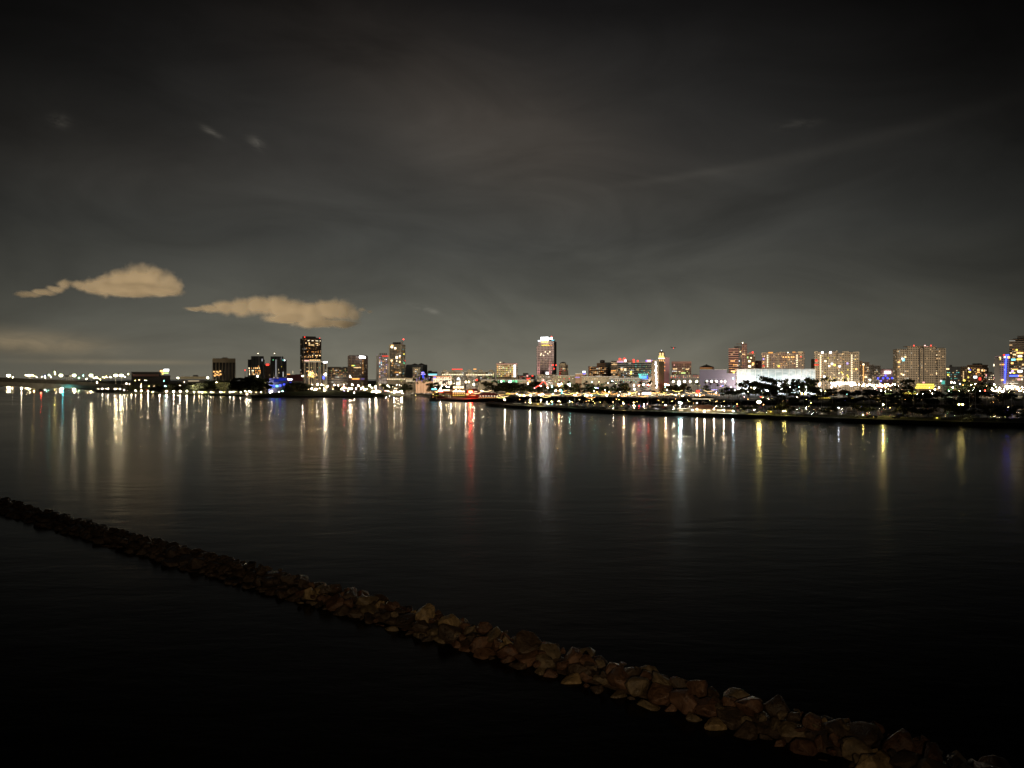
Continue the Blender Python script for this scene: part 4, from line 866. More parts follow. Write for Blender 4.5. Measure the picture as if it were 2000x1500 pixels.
def palm_meshes(seed):
    rnd = random.Random(seed); mb = MB()
    for i in range(22):
        a = i*2.4+rnd.uniform(-.2,.2); up = rnd.uniform(-.5,1.1); L = rnd.uniform(.17,.22); p = Vector((0,0,.955)); q = None
        dr = Vector((math.cos(a), math.sin(a), up)).normalized(); sd = Vector((-math.sin(a), math.cos(a), 0))
        prev = (p-sd*.008, p+sd*.008); wds = (.036,.032,.008)
        for k in range(3):
            p = p+dr*L/3; dr = (dr+Vector((0,0,-.55))).normalized(); w_ = wds[k]
            cur = (p-sd*w_+Vector((0,0,-.012)), p+sd*w_+Vector((0,0,-.012)))
            mb.add([prev[0],prev[1],cur[1],cur[0]],[(0,1,2,3)]); prev = cur
    t = MB().tube((0,0,-.03),(.01,.005,.5),.014,.010,6).tube((.01,.005,.5),(0,0,.955),.010,.009,6)
    t.lathe([(.012,.86),(.022,.90),(.014,.955)],6)
    return mb.mesh('fronds', M_frond), t.mesh('trunk', M_bark)
PM = [palm_meshes(i+40) for i in range(3)]
tr = random.Random(21); TREES = {}
def tree(px, top, d, kind='round', wide=1.0, group='dark trees', z0=GZ):
    H = CAMZ-(top-HY)/F*d-z0
    loc = ((px-1000)/F*d, d, z0)
    nm = {'round': 'tree', 'tall': 'eucalyptus_tree', 'palm': 'palm_tree'}[kind]
    o = empty(nm, loc, tr.uniform(0,6.28), None, 'palm tree' if kind == 'palm' else 'tree', group)
    if kind == 'palm':
        f, t = PM[tr.randrange(3)]; link('fronds', f, o, scale=(H*1.05,)*3); link('trunk', t, o, scale=(H*1.0, H*1.0, H))
    else:
        i = tr.randrange(4) if kind == 'round' else 4+tr.randrange(2)
        link('crown', CR[i], o, scale=(H*1.3*wide, H*1.3*wide, H)); link('trunk', TK[tr.randrange(3)], o, scale=(H, H, H))
    TREES.setdefault((group, kind), []).append((px, o)); return o
def grove(n, px0, px1, t0, t1, d0, d1, kinds, group, wide=(1,1.5), prof=None):
    for i in range(n):
        px = px0+(px1-px0)*(i+tr.uniform(.1,.9))/n; top = tr.uniform(t0, t1)
        if prof: top += prof((px-px0)/(px1-px0))
        k = tr.choice(kinds); tree(px, top-(2.5 if k == 'palm' else 0), tr.uniform(d0,d1), k, tr.uniform(*wide), group)
grove(9, 255, 410, 745, 752, 1150, 1380, ['round'], "trees before the long low halls", (1.5,2.2))
grove(8, 372, 470, 741, 748, 1180, 1350, ['round'], "trees at the boxy office block's foot", (1.5,2.2))
grove(12, 458, 522, 735, 745, 1090, 1250, ['round','round','tall'], "trees left of the twin glass towers", (1.2,1.8), lambda t: -4*math.sin(t*3.1))
grove(9, 560, 596, 744, 752, 1100, 1170, ['round'], "trees beside the blue-lit aquarium", (1.4,1.9))
grove(14, 600, 780, 748, 755, 1130, 1280, ['palm','round'], "trees in the bright car park", (1.0,1.5))
grove(18, 780, 880, 741, 751, 1110, 1180, ['palm','palm','round'], "trees between car park and shore village", (1.0,1.3))
grove(10, 934, 978, 742, 752, 1060, 1130, ['palm','palm','round'], "trees before the beige exhibition hall")
grove(17, 968, 1062, 743, 750, 1050, 1120, ['round'], "trees left of the red arch", (1.0,1.4))
grove(9, 1060, 1108, 746, 757, 1050, 1130, ['round','palm'], "trees right of the red arch", (1,1.4))
grove(24, 1108, 1225, 745, 755, 1040, 1130, ['round','palm','round'], "trees below the beige convention hall", (1.0,1.5))
grove(12, 1222, 1315, 742, 758, 1030, 1100, ['palm','round'], "trees around the golden-topped tower", (.9,1.2))
grove(22, 1312, 1425, 747, 758, 1040, 1150, ['palm','palm','round'], "trees under the row of floodlights", (.9,1.2))
def px_prof(t): return 0
for px, tp, w_ in ((1447,745,1.2),(1462,739,.9),(1476,742,1.1),(1491,733,1.0),(1503,735,1.2),(1514,741,1.1),(1536,738,.9),(1545,743,1.0),(1556,736,.8),(1569,732,.9),(1577,737,1.2),(1588,742,1.0),(1430,757,1.3),(1528,747,1.2)):
    tree(px, tp, tr.uniform(960,1030), tr.choice(['round','tall','round']), w_, "trees silhouetted on the white arena")
grove(16, 1420, 1600, 752, 762, 850, 980, ['round','round','palm'], "trees beneath the white arena", (1.4,2.0))
for px, tp in ((1606,740),(1614,738),(1622,743),(1630,741),(1650,741)): tree(px, tp, 960, 'palm', 1, "trees before the golden complex")
grove(14, 1600, 1760, 757, 764, 830, 1000, ['round','round','palm'], "trees below the golden complex", (1.2,1.8))
tree(1765, 738, 980, 'round', 1.3, "trees at the arched hotel's left foot")
grove(26, 1780, 2010, 761, 770, 800, 950, ['round','round','palm'], "trees by the road below the arched hotel", (1.4,2.1))
grove(6, 1868, 1925, 742, 750, 1000, 1060, ['round'], "trees beneath the stepped brown block", (1.3,1.7))
grove(44, 1440, 2020, 768, 780, 600, 800, ['round','round','palm'], "trees on the marina's far side", (1.6,2.6))
def esp(px): 
    for (a, ya), (b_, yb) in zip(frontB, frontB[1:]):
        if a <= px <= b_: return DW(ya+(yb-ya)*(px-a)/(b_-a))
    return 400
for i in range(48):
    px = 1455+i*11.8+tr.uniform(-5,5); kd = tr.choice(['round','round','palm'])
    if 1470 < px < 1500 or 1705 < px < 1745 or 1815 < px < 1850: continue
    tree(px, tr.uniform(783,794)+(px-1460)*.01, esp(px)+tr.uniform(28,46), kd, tr.uniform(1.3,2.2), "trees on the esplanade's right end", LZ)
for (g, k), L_ in TREES.items():
    L_.sort(key=lambda e: e[0]); word = {'round': 'broad leafy tree', 'tall': 'tall narrow tree', 'palm': 'palm'}[k]
    for i, (px, o) in enumerate(L_):
        o['label'] = '%s dark %s from the left %s' % (ordinal(i), word, g[6:]) if len(L_) > 1 else 'the one %s %s' % (word, g[6:])

# ------------------------------------------------------------------ lamps
GLOBE = {}
LAMPCOL = {'w': (1,.82,.54), 'c': (1,.68,.33), 'y': (1,.78,.22), 'o': (1,.45,.12), 'r': (1,.04,.02), 'g': (.2,1,.35), 't': (.35,1,.85), 'b': (.06,.10,1), 'k': (.1,.9,1.0), 'v': (.6,.45,1), 'p': (1,.5,.5), 'W': (.85,.95,1)}
def globe(col, L, r):
    key = (col, L, r)
    if key not in GLOBE: GLOBE[key] = MB().ico((0,0,0), r, 1).mesh('lamp_globe', emit('lamp_%s_%d' % (col, L), LAMPCOL[col], L, L > 50))
    return GLOBE[key]
POLE = MB().tube((0,0,0),(0,0,1),.11,.07,6).mesh('lamp_pole', M_pole)
HEAD = MB().lathe([(.10,-.25),(.34,-.12),(.05,.42)],8).mesh('lamp_cap', M_pole)
LAMPS = {}
CN = {'w': 'white', 'c': 'warm white', 'y': 'yellow', 'o': 'orange', 'r': 'red', 'g': 'green', 't': 'turquoise', 'b': 'blue', 'k': 'cyan', 'v': 'violet', 'p': 'pink', 'W': 'cold white'}
BR = {0: (7, .34), 1: (26, .48), 2: (170, .60), 3: (460, .78), 4: (950, 1.0), 5: (2400, 1.25)}
LN = ('street_lamp', 'street lamp')
def lamp(px, py, d, col='w', br=2, group='street lamps', name=None, cat=None, zg=GZ, k=1.0):
    name = name or LN[0]; cat = cat or LN[1]
    p = P(px, py, d); L, r = BR[br]; r = round(r*min(1.15, max(.36, d/1150*.87)), 1 if d > 2000 else 2); r = round(r*12)/12; h = p.z-zg
    if h < 1.2: h = 1.2; p.z = zg+h
    o = empty(name, (p.x, p.y, zg), 0, None, cat, group)
    link('pole', POLE, o, scale=(1, 1, h-r*.8)); link('globe', globe(col, int(L*k), r), o, (0,0,h)); link('cap', HEAD, o, (0,0,h+r*.9))
    LAMPS.setdefault((group, col, name), []).append((px, o)); return o
g = 'lamps along the park waterfront'; LN = ('park_lamp', 'park lamp')
for px, py, c, b_ in ((192,759,'w',1),(200,759,'w',2),(207,759,'w',1),(211,759,'w',2),(224,760,'w',2),(228,759,'c',1),(234,760,'w',2),(243,762,'w',2),(249,762,'w',1),(257,762,'w',2),(265,763,'w',2),(276,763,'c',3),(289,764,'w',3),
    (299,765,'w',1),(312,763.5,'w',3),(325,764,'w',3),(339,764.5,'w',3),(352,764,'w',3),(365,764,'w',3),(379,765,'w',2),(389,766,'c',2),(394,766,'w',2),(402,766,'y',1),(412,766,'w',2),(417,766,'c',1),(431,766,'w',2),(434,766,'c',1),(438,766,'y',1),(449,766,'w',2),(456,765,'w',2),(461,765,'c',1),
    (470,766,'w',2),(479,764,'w',2),(486,764,'w',3),(490,766,'w',2),(510,766,'c',2),(528,766,'w',3),(531,764,'w',2),(545,765,'c',2),(552,764,'t',2),(569,766,'c',2),(592,767.5,'p',2),(615,767.2,'t',2),(642,767.5,'c',2),(667,767.5,'c',2),(676,769.5,'k',1),(692,767,'w',2)):
    dd = 1160+(1340-1160)*max(0,(450-px))/260 if px < 450 else 1160-(px-450)*.42
    lamp(px, py, dd, c, b_, g, zg=LZ)
g = 'lamps deep in the waterfront park'; LN = ('park_lamp', 'park lamp')
for px, py, c, b_ in ((264,743,'y',1),(272,742,'c',1),(283,743,'w',1),(286,743,'w',1),(276,750,'c',1),(275.5,755,'w',2),(291,754,'y',1),(301,754,'c',1),(320,744,'t',1),(323,754,'t',2),(348,738,'w',3),(351,754,'c',2),(360,746,'w',1),(382,754,'w',2),(406,738,'w',3),(423,747,'c',2),(247,749,'w',2),(253,750,'w',1),
    (286,761,'r',0),(482,754,'c',4),(503,735,'w',3),(524,743,'w',1),(524,754,'w',3),(563,741,'w',3),(591,734.5,'w',3),(684,735.5,'w',3),(297,766,'y',1),(398,765.5,'y',1),(500,766,'c',1),(540,764,'y',1)):
    lamp(px, py, 1210 if py > 745 else 1380, c, b_, g)
g = 'lamps in the bright car park'; LN = ('car_park_lamp', 'car park lamp')
rl = random.Random(77)
for i in range(84):
    t = i/84; px = 592+t*195+rl.uniform(-2,2); row = rl.choice([752,756,760,764,765,758]); row += rl.uniform(-1.2,1.2)
    if px < 640 and row > 762: row -= 5
    lamp(px, row, 1300-(row-750)*11, rl.choice('wwccwcwcyp'), rl.choice([1,1,2,2,2,3]), g)
for px, py, c, b_ in ((661,759,'w',4),(671,755,'r',2),(675,757,'r',2),(672,763,'v',1),(755,769,'w',3),(755,772,'w',2),(700,753,'w',3),(722,753,'w',3),(733,755,'w',3),(758,753,'w',3),(780,751.5,'w',3),(775,752,'w',2),(768,755,'b',1),(735,766,'w',3),(770,766,'w',3),(784,764,'w',3),(786,767,'w',2)):
    lamp(px, py, 1180 if py < 760 else 1080, c, b_, g)
g = 'lamps in the shore village'; LN = ('village_lamp', 'village lamp')
for px, py, c, b_ in ((881,747,'w',3),(887,749,'w',1),(910,746,'w',3),(916,746,'c',2),(925,751,'w',3),(863,754,'w',2),(872,755,'c',2),(877,756,'w',2),(850,757,'p',1),(860,759,'w',3),(885,755,'w',2),(895,757,'w',2),(903,755,'w',2),(890,762,'c',2),(898,763,'c',2),(907,763,'c',2),(941,764,'w',3),(956,773,'w',2),(962,770,'c',2),(968,770,'c',2),(899,769,'y',2),(868,768,'y',1),(876,771,'o',1),(884,770,'y',1),(912,772,'o',1),(918,773,'c',1),(930,772,'y',1),(846,770,'y',1),(812,776,'y',1),(853,766,'y',1),(862,772,'o',1),(871,773,'y',1),(905,771,'o',2),(937,773,'o',1),(949,771,'c',1),(975,772,'c',1)):
    lamp(px, py, 960+rl.uniform(-10,60), c, b_, g)
g = 'lamps between shore village and violet arena'; LN = ('promenade_lamp', 'promenade lamp')
for px, py, c, b_ in ((979,746,'w',3),(996,746,'w',3),(1031,749,'w',3),(1010,770,'w',2),(1022,770,'w',3),(1015,773,'c',2),(1029,775,'w',3),(1036,780,'w',3),(1024,780,'c',2),(1044,758,'p',1),(1056,754,'w',2),(1070,757,'w',2),(1078,755,'k',2),(1085,763,'w',3),(1094,762,'c',3),(1096,750,'w',3),(1102,752,'w',3),(1109,751,'w',3),(1113,753,'w',2),(1092,753,'p',2),(1080,769,'w',2),(1043,768,'k',1),
    (1099,768,'t',1),(1053,771,'c',2),(1060,770,'w',2),(1091,772,'y',1),(1107,771,'y',2),(1118,774,'c',1),(1122,772,'w',2),(1131,769,'w',2),(1140,768,'o',2),(1146,778,'w',3),(1155,779,'w',2),(1152,770,'w',3),(1157,772,'g',1),(1163,757,'t',2),(1168,758,'v',1),(1166,765,'o',1),(1156,746,'t',2),(1188,748,'w',2),(1196,744,'t',2),(1203,749,'y',1),(1125,779,'r',1),(1178,772,'c',3),(1186,772,'w',2),(1199,773,'o',1),(1211,765,'w',1),(1224,771,'w',1),(1229,769,'w',3),(1238,754,'w',3),(1239,760,'w',3),(1248,769,'w',2),(1230,748,'b',2),(1250,748,'b',2),(1256,768,'w',3),(1262,768,'w',3),(1268,768,'w',3),(1240,762,'y',1),(1219,779,'c',1),(1235,778,'y',1),(1276,770,'v',1),
    (1299,756,'t',1),(1303,762,'w',3),(1297,767,'o',1),(1306,768,'r',2),(1309,772,'r',1),(1313,770,'w',1),(1320,771,'w',2),(1326,768,'w',1),(1335,779,'c',1),(1346,778,'o',1),(1363,764,'r',3),(1361,768,'r',1),(1360,774,'w',3),(1367,775,'w',2),(1375,779,'o',1),(1398,767,'w',2),(1408,754,'p',1),(1411,753,'b',1),(1432,739,'k',2),(1428,756,'w',2),(1170,746,'c',1),(1182,762,'y',2),(1190,765,'y',2),(1160,763,'y',2),(1326,750,'W',5),(985,750,'w',5),(1056,751,'w',5),(1035,751,'w',4),(1091,750,'o',4),(1114,750,'t',5),(1110,752,'w',4),(1218,751,'c',5),(1257,751,'w',4),(1238,752,'c',4),(1266,752,'r',4),(1248,753,'r',3),(1300,751,'o',4),(1305,752,'c',4),(1601,750,'c',4),(1000,751,'o',4)):  # last bright entries are added to throw streaks on the water
    lamp(px, py, 1010+rl.uniform(-8,40) if py > 752 else 1120, c, b_, g)
g = 'lamps in the row before the violet arena'
for px in (1315,1326,1337,1348,1361,1381,1390,1399,1409,1416): lamp(px, 745, 1130, 'w' if px != 1409 else 'c', 4 if px != 1409 else 3, g, 'floodlight_mast', 'floodlight')
g = 'lamps among trees under the white arena'; LN = ('path_lamp', 'path lamp')
for px, py, c, b_ in ((1461,765,'w',1),(1467,757,'c',1),(1473,758,'w',3),(1491,766,'y',1),(1486,775,'r',1),(1490,776,'y',1),(1500,778,'y',1),(1508,778,'y',1),(1527,760,'w',2),(1543,756,'w',1),(1556,776,'w',3),(1561,756,'t',1),(1574,756,'w',3),(1580,760,'w',2),(1600,752,'w',3),(1587,760,'w',1),(1590,762,'c',2),(1573,765,'c',2),(1570,769,'y',2),(1566,769,'y',2),(1551,782,'y',1),(1575,785,'y',1),(1612,764,'y',1),(1461,781,'o',1),(1502,788,'p',1),(1508,789,'c',1),(1454,775,'p',1)):
    lamp(px, py, 830 if py > 770 else 930, c, b_, g)
g = 'lamps between golden complex and blue-strip tower'; LN = ('street_lamp', 'street lamp')
for i in range(26):
    px = 1628+i*5+rl.uniform(-2,2); lamp(px, 752+rl.uniform(-1.5,1.5), 1080, rl.choice('wwcc'), rl.choice([1,2,3]), g)
for px, py, c, b_ in ((1624,756,'w',3),(1632,752,'w',3),(1641,764,'w',1),(1644,762,'w',3),(1654,770,'t',1),(1697,765,'c',2),(1687,750,'w',3),(1698,750,'w',3),(1699,742,'w',3),(1707,754,'w',3),(1709,758,'w',3),(1705,763,'w',1),(1719,750,'w',3),(1723,755,'o',3),(1717,755,'r',2),(1728,751,'o',2),(1733,751,'g',3),(1730,756,'y',2),(1738,754,'w',2),(1744,749,'w',1),(1721,763,'w',2),(1729,764,'w',2),(1712,762,'p',1),(1735,760,'c',1),(1740,762,'c',1),
    (1760,763,'w',3),(1768,759,'g',2),(1766,764,'r',1),(1771,765,'r',1),(1784,769,'w',3),(1791,770,'w',2),(1803,769,'w',2),(1810,769,'w',3),(1820,769,'w',3),(1832,769,'w',2),(1816,763,'c',2),(1826,761,'w',2),(1834,757,'w',3),(1787,763,'w',1),(1815,757,'c',1),
    (1846,764,'g',3),(1853,763.5,'g',3),(1862,766,'r',3),(1858,747,'w',3),(1864,748,'w',4),(1861,757,'w',2),(1875,750,'W',2),(1881,752,'o',1),(1897,752,'y',2),(1902,758,'w',3),(1905,750,'w',2),(1900,762,'w',3),(1913,760,'w',2),(1914,764,'w',3),(1917,755,'c',2),(1924,763,'r',2),(1927,754,'c',1),(1892,763,'w',1),(1873,763,'c',2),
    (1942,751,'w',4),(1939,760,'w',3),(1950,762,'w',4),(1952,757,'w',2)):
    lamp(px, py, 1010, c, b_, g)
g = 'lamps at the far right below the blue-strip tower'; LN = ('street_lamp', 'street lamp')
for i in range(34):
    lamp(1936+i*1.95, rl.uniform(754,766), 1020, rl.choice('wwcwcy'), rl.choice([1,2,2,3]), g)
g = 'lamps in the dark marina'; LN = ('marina_lamp', 'marina lamp')
for i in range(95):
    px = rl.uniform(1440, 1990); lamp(px, rl.uniform(768,806), rl.uniform(480,600), rl.choice('yyoccocyb'), rl.choice([0,0,1]), g)
for i in range(80):
    px = rl.uniform(1010, 1450); lamp(px, rl.uniform(779,794), rl.uniform(640,760), rl.choice('ycoocypy'), rl.choice([0,0,1,1]), g)
br_near = lambda px, py: (px, py) in ((1327,786),(1330,787),(1218,788),(1057,781),(1035,781),(986,780.5),(1091,783),(1113,784),(1257,789))  # lamps added by the water edge to throw reflection streaks
g = 'lamps on the esplanade'; LN = ('esplanade_lamp', 'esplanade lamp')
for px, py, c, b_ in ((1036,786,'y',2),(1056,785,'w',1),(1068,786,'W',2),(1078,784,'y',2),(1300,790.5,'w',3),(1361,799,'w',3),(1361,787,'w',2),(1376,803,'w',3),(1394.5,799,'w',3),(1413.5,801,'w',3),(1432,803,'W',3),(1327,786,'t',3),(1330,787,'W',4),(1218,788,'c',3),(1057,781,'w',3),(1035,781,'w',3),(986,780.5,'w',3),(1091,783,'c',2),(1113,784,'t',2),(1257,789,'w',2),(1198,799,'w',2),(1447,798,'y',1),(1484.5,802.5,'y',1),(1725,790,'y',4),(1847.5,809,'c',1),(1686,810,'y',2),(1699,809,'y',1),(1706,815,'y',1),(1693,809,'r',1),(1530,803,'y',2),(1534,803,'y',2),(1895,813,'y',1),(1935,813,'y',1),(1941,813,'y',1),(1963,814,'y',1),(1601,797,'w',1),(1638,796,'W',2),(1645,798,'p',1),(1663,798,'c',1),(1591,800,'o',1),(1595,805,'W',1)):
    lamp(px, py, esp(px)+(8 if py > 795 or br_near(px, py) else 34), c, b_, g, zg=LZ)
def twin_lamp(px, py, w_, c, br, lab):
    d = esp(px)+12; p = P(px, py, d); L, r = BR[br]; h = p.z-LZ; w2 = w_*d/F/2
    o = empty('double_street_lamp', (p.x, p.y, LZ), 0, lab, 'street lamp', 'tall double lamps on the esplanade')
    link('pole', POLE, o, scale=(1.4,1.4,h)); link('cross_arm', MB().box(-w2,w2,-.08,.08,-.08,.08).mesh('cross_arm', M_pole), o, (0,0,h))
    for s in (-1,1): link('globe', globe(c, L, r), o, (s*w2,0,h))
twin_lamp(1482.5, 785, 4, 'y', 2, 'tall slender lamp with two yellow globes on the lawn of the esplanade')
twin_lamp(1876.5, 790, 7, 'y', 1, 'tall double-headed amber lamp near the right end of the esplanade')
twin_lamp(1569.5, 769, 6, 'y', 1, 'very tall pole with paired yellow heads below the white arena')
for (g, c, nm), L_ in LAMPS.items():
    L_.sort(key=lambda e: e[0])
    for i, (px, o) in enumerate(L_):
        n_ = ordinal(i)+' ' if len(L_) > 1 else 'only '
        o['label'] = '%s %s %s from the left %s' % (ordinal(i), CN[c], 'floodlight' if 'flood' in nm else 'lamp', g[6:]) if len(L_) > 1 else 'the one %s lamp %s' % (CN[c], g[6:])
# added fill spots washing the fronts of the buildings, with no fixtures
for i, (px, k) in enumerate(((290,.4),(380,.4),(450,.6),(520,.5),(600,.9),(670,1.1),(740,1.3),(790,1.2),(850,1.5),(910,1.6),(970,1.6),(1030,1.3),(1075,1.8),(1120,1.3),(1170,1.3),(1230,1.3),(1290,1.4),(1335,1.3),(1400,1.0),(1450,1.2),(1520,1.3),(1580,1.2),(1640,1.5),(1700,1.2),(1760,1.3),(1800,1.4),(1850,1.0),(1910,1.0),(1970,.8))):
    d = 1310 if 1430 < px < 1600 else 1165; p = P(px, 0, d)
    lamp_light('facade_fill_spot', 'SPOT', (p.x, d, 13), (p.x*1.05, d+300, 60), 185000*k, (1.0, .80, .60), 1.0, 150, 1.0)

# ------------------------------------------------------------------ port, bridge, shore village, boats
def bridge(name, lab, pts, d0, d1, piers, th, mat, light_mat):
    """pts: (px, top row, depth rows)"""
    mb = MB(); n = len(pts); v = []
    for i, (px, py, dep) in enumerate(pts):
        d = d0+(d1-d0)*i/(n-1); p = P(px, py, d); h = dep*d/F
        v += [(p.x,p.y,p.z),(p.x,p.y+th,p.z),(p.x,p.y+th,p.z-h),(p.x,p.y,p.z-h)]
    mb.add(v, [(4*i+a,4*i+(a+1)%4,4*i+4+(a+1)%4,4*i+4+a) for i in range(n-1) for a in range(4)]+[(0,1,2,3),(4*n-1,4*n-2,4*n-3,4*n-4)])
    c = v[0]; o = empty(name, (v[0][0], v[0][1], 0), 0, lab, 'bridge')
    off = Vector((-v[0][0], -v[0][1], 0))
    me = mb.mesh('deck', mat); me.transform(Matrix.Translation(off)); link('deck', me, o)
    r = MB(); q = []
    for i in range(n): q += [(v[4*i][0],v[4*i][1]-.3,v[4*i][2]+.1),(v[4*i][0],v[4*i][1]-.3,v[4*i][2]+1.2),(v[4*i][0],v[4*i][1]-.05,v[4*i][2]+1.2),(v[4*i][0],v[4*i][1]-.05,v[4*i][2]+.1)]
    r.add(q, [(4*i+a,4*i+(a+1)%4,4*i+4+(a+1)%4,4*i+4+a) for i in range(n-1) for a in range(4)])
    me = r.mesh('parapet', light_mat); me.transform(Matrix.Translation(off)); link('parapet', me, o)
    for px, wpx, py in piers:
        d = d0+(d1-d0)*(px-pts[0][0])/(pts[-1][0]-pts[0][0]); p = P(px, py, d)
        link('pier', MB().box(-wpx*d/F/2, wpx*d/F/2, 1, th-1, -1, p.z).mesh('pier', mat), o, (p.x-c[0], p.y-c[1], 0))
    return o
M_conc = pbr('bridge_concrete', (.40,.37,.30), .85, scale=.05, var=.2)
bridge('bridge', 'long low concrete bridge over the river mouth at the far left', [(-120,737,5),(-60,737.6,13),(0,738,8),(35,739.5,9),(73,741.5,14),(110,743,9),(150,746,7),(190,748.5,6),(235,752,5)], 2000, 1650, [(-60,9,750),(73,9,753),(190,7,755)], 14, M_conc, M_conc)
bridge('bridge', 'second parallel bridge deck, lower and nearer, at the far left edge', [(-120,744,5),(-40,745,12),(0,746.5,7),(40,748,7),(72,749.5,10),(120,751.5,6),(188,755,4)], 1800, 1560, [(-40,9,752),(72,7,757)], 12, M_conc, M_conc)
def marker(name, px, py, d, col, br, lab, cat='marker'):
    p = P(px, py, d); L, r = BR[br]; o = empty(name, (p.x, p.y, 0), 0, lab, cat)
    link('pile', MB().tube((0,0,-1),(0,0,max(.6,p.z-.4)),.35,.3).mesh('pile', M_dark), o); link('beacon', globe(col, L, r), o, (0,0,p.z))
marker('channel_marker', 122.5, 759, 1580, 'k', 3, 'bright cyan channel light by the bridge at the far left')
marker('channel_marker', 80, 767.5, 1250, 'r', 2, 'orange-red channel light on a pile under the bridge span')
marker('channel_marker', 42, 758, 1560, 'w', 3, 'white channel light under the bridge near the left edge')
marker('channel_marker', 24, 759.5, 1500, 'w', 1, 'faint white channel light at the left edge')
marker('channel_marker', 66.5, 764, 1450, 'o', 2, 'orange channel light just left of the bridge pier')
marker('channel_marker', 919, 766, 915, 'r', 4, 'strong red light at the edge of the shore village', 'marker')
p = P(1480, 846, DW(852)); o = empty('buoy', (p.x, p.y, 0), 0, 'tiny dark spar buoy alone on the water before the right esplanade', 'buoy')
link('spar', MB().lathe([(.28,-.6),(.34,.3),(.12,.5),(.10,1.9),(.01,2.0)],10).mesh('spar', M_dark), o); link('top_mark', MB().lathe([(.01,1.9),(.22,2.1),(.01,2.45)],8).mesh('top_mark', M_dark), o)
# port floodlight masts
M_pl = emit('port_flood', (1,.80,.46), 500)
for i, (px, py) in enumerate(((17,733.5),(57,734),(119,733),(145,733),(178,733),(226,733),(237,733))):
    d = 2900; p = P(px, py, d); o = empty('floodlight_tower', (p.x, p.y, 3), 0, '%s port floodlight tower from the left, blazing white on the horizon' % ordinal(i), 'floodlight tower', 'floodlight towers of the far port')
    link('mast', MB().tube((0,0,0),(0,0,p.z-3),.9,.4).mesh('mast', M_steel), o)
    h = link('lamp_ring', MB().lathe([(1.2,-.5),(2.3,-.5),(2.3,.5),(1.2,.5)],10).mesh('lamp_ring', M_steel), o, (0,0,p.z-3))
    for k in range(6):
        a = k*math.pi/3; link('flood_lamp', MB().ico((0,0,0),3.2).mesh('flood_lamp', M_pl), h, (2.3*math.cos(a),2.3*math.sin(a),-.6))
rl = random.Random(9)
lamp_light('bridge_fill_spot', 'SPOT', (-1000, 1250, 30), (-1150, 1800, 18), 1100000, (1,.85,.6), 1, 80, 1.0)  # unseen spot added over the water to brighten the bridge
PL = [(63,732,'y'),(66,734,'y'),(107,727,'y'),(108,731,'y'),(50,733,'w'),(71,736,'w'),(82,736,'w'),(96,732,'t'),(99,737,'w'),(88,734,'b'),(110,744,'w'),(75,744,'r'),(53,743,'c'),(91,743.5,'t'),(134,746,'t'),(138,746,'o'),(153,747,'w'),(163,734,'t'),(184,738,'w'),(188,737,'y'),(191,739,'y'),(196,741,'y'),(201,737,'y'),(204,738,'y'),(209,737,'o'),(169,740,'c'),(190,747,'c'),(215,750,'y'),(216,737,'w'),(251,731,'y'),(244,736,'w'),(25,737,'c'),(88,737,'w'),(154,738,'g'),(207,735,'y')]
PL.sort()
for i, (px, py, c) in enumerate(PL):
    lamp(px, py, 2600, c, rl.choice([2,3,3]), 'port yard lights', 'port_light', 'port light', 3.0)['label'] = '%s small %s port yard light from the left edge' % (ordinal(i), CN[c])
def crane(px, top, boom, lab):
    d = 2800; p = P(px, top, d); h = p.z-3; o = empty('harbour_crane', (p.x, p.y, 3), 0, lab, 'crane', 'far port cranes')
    for sx in (-7,7):
        for sy in (0,14): link('leg', MB().box(sx-.7,sx+.7,sy-.7,sy+.7,0,h*.55).mesh('leg', M_steel), o)
    link('girder', MB().box(-8,8,-6,18,h*.55,h*.62).mesh('girder', M_steel), o); link('boom', MB().tube((0,0,h*.6),boom,.8,.5).mesh('boom', M_steel), o); link('tower', MB().tube((0,8,h*.6),(0,8,h*.85),1.0,.6).mesh('tower', M_steel), o)
crane(90, 720, (9,-4,36), 'tall crane with its boom raised, thin on the horizon among the port lights'); crane(133, 722, (0,-3,32), 'crane with upright boom between two port floodlights'); crane(58, 723, (-3,-4,30), 'crane behind the second port floodlight from the left')
# lighthouse on the mound
d = 1080; p = P(636, 763, d); m = d/F; z0 = p.z; o = empty('lighthouse', (p.x, p.y, z0), 0, 'white lighthouse on the grassy mound, blue glow beside its lantern', 'lighthouse')
hz = lambda py: CAMZ-(py-HY)*m-z0
link('tower', MB().lathe([(2.6,-.8),(2.3,0),(1.75,hz(736)),(2.2,hz(735.6)),(2.2,hz(734.8)),(1.2,hz(734.6))],16).mesh('tower', M_white, True), o)
ln = link('lantern_room', MB().lathe([(1.25,0),(1.25,1.8),(.1,2.9)],10).mesh('lantern_room', M_white), o, (0,0,hz(734.6)))
link('lantern', globe('w', 500, .9), o, (0,-1.0,hz(730.5))); link('blue_light', pane('blue',2.0,True), o, (-2.6,-.6,hz(737.5)), scale=(2,.6,4))
link('floodlight', globe('w', 260, .6), o, (0,-7,.6))
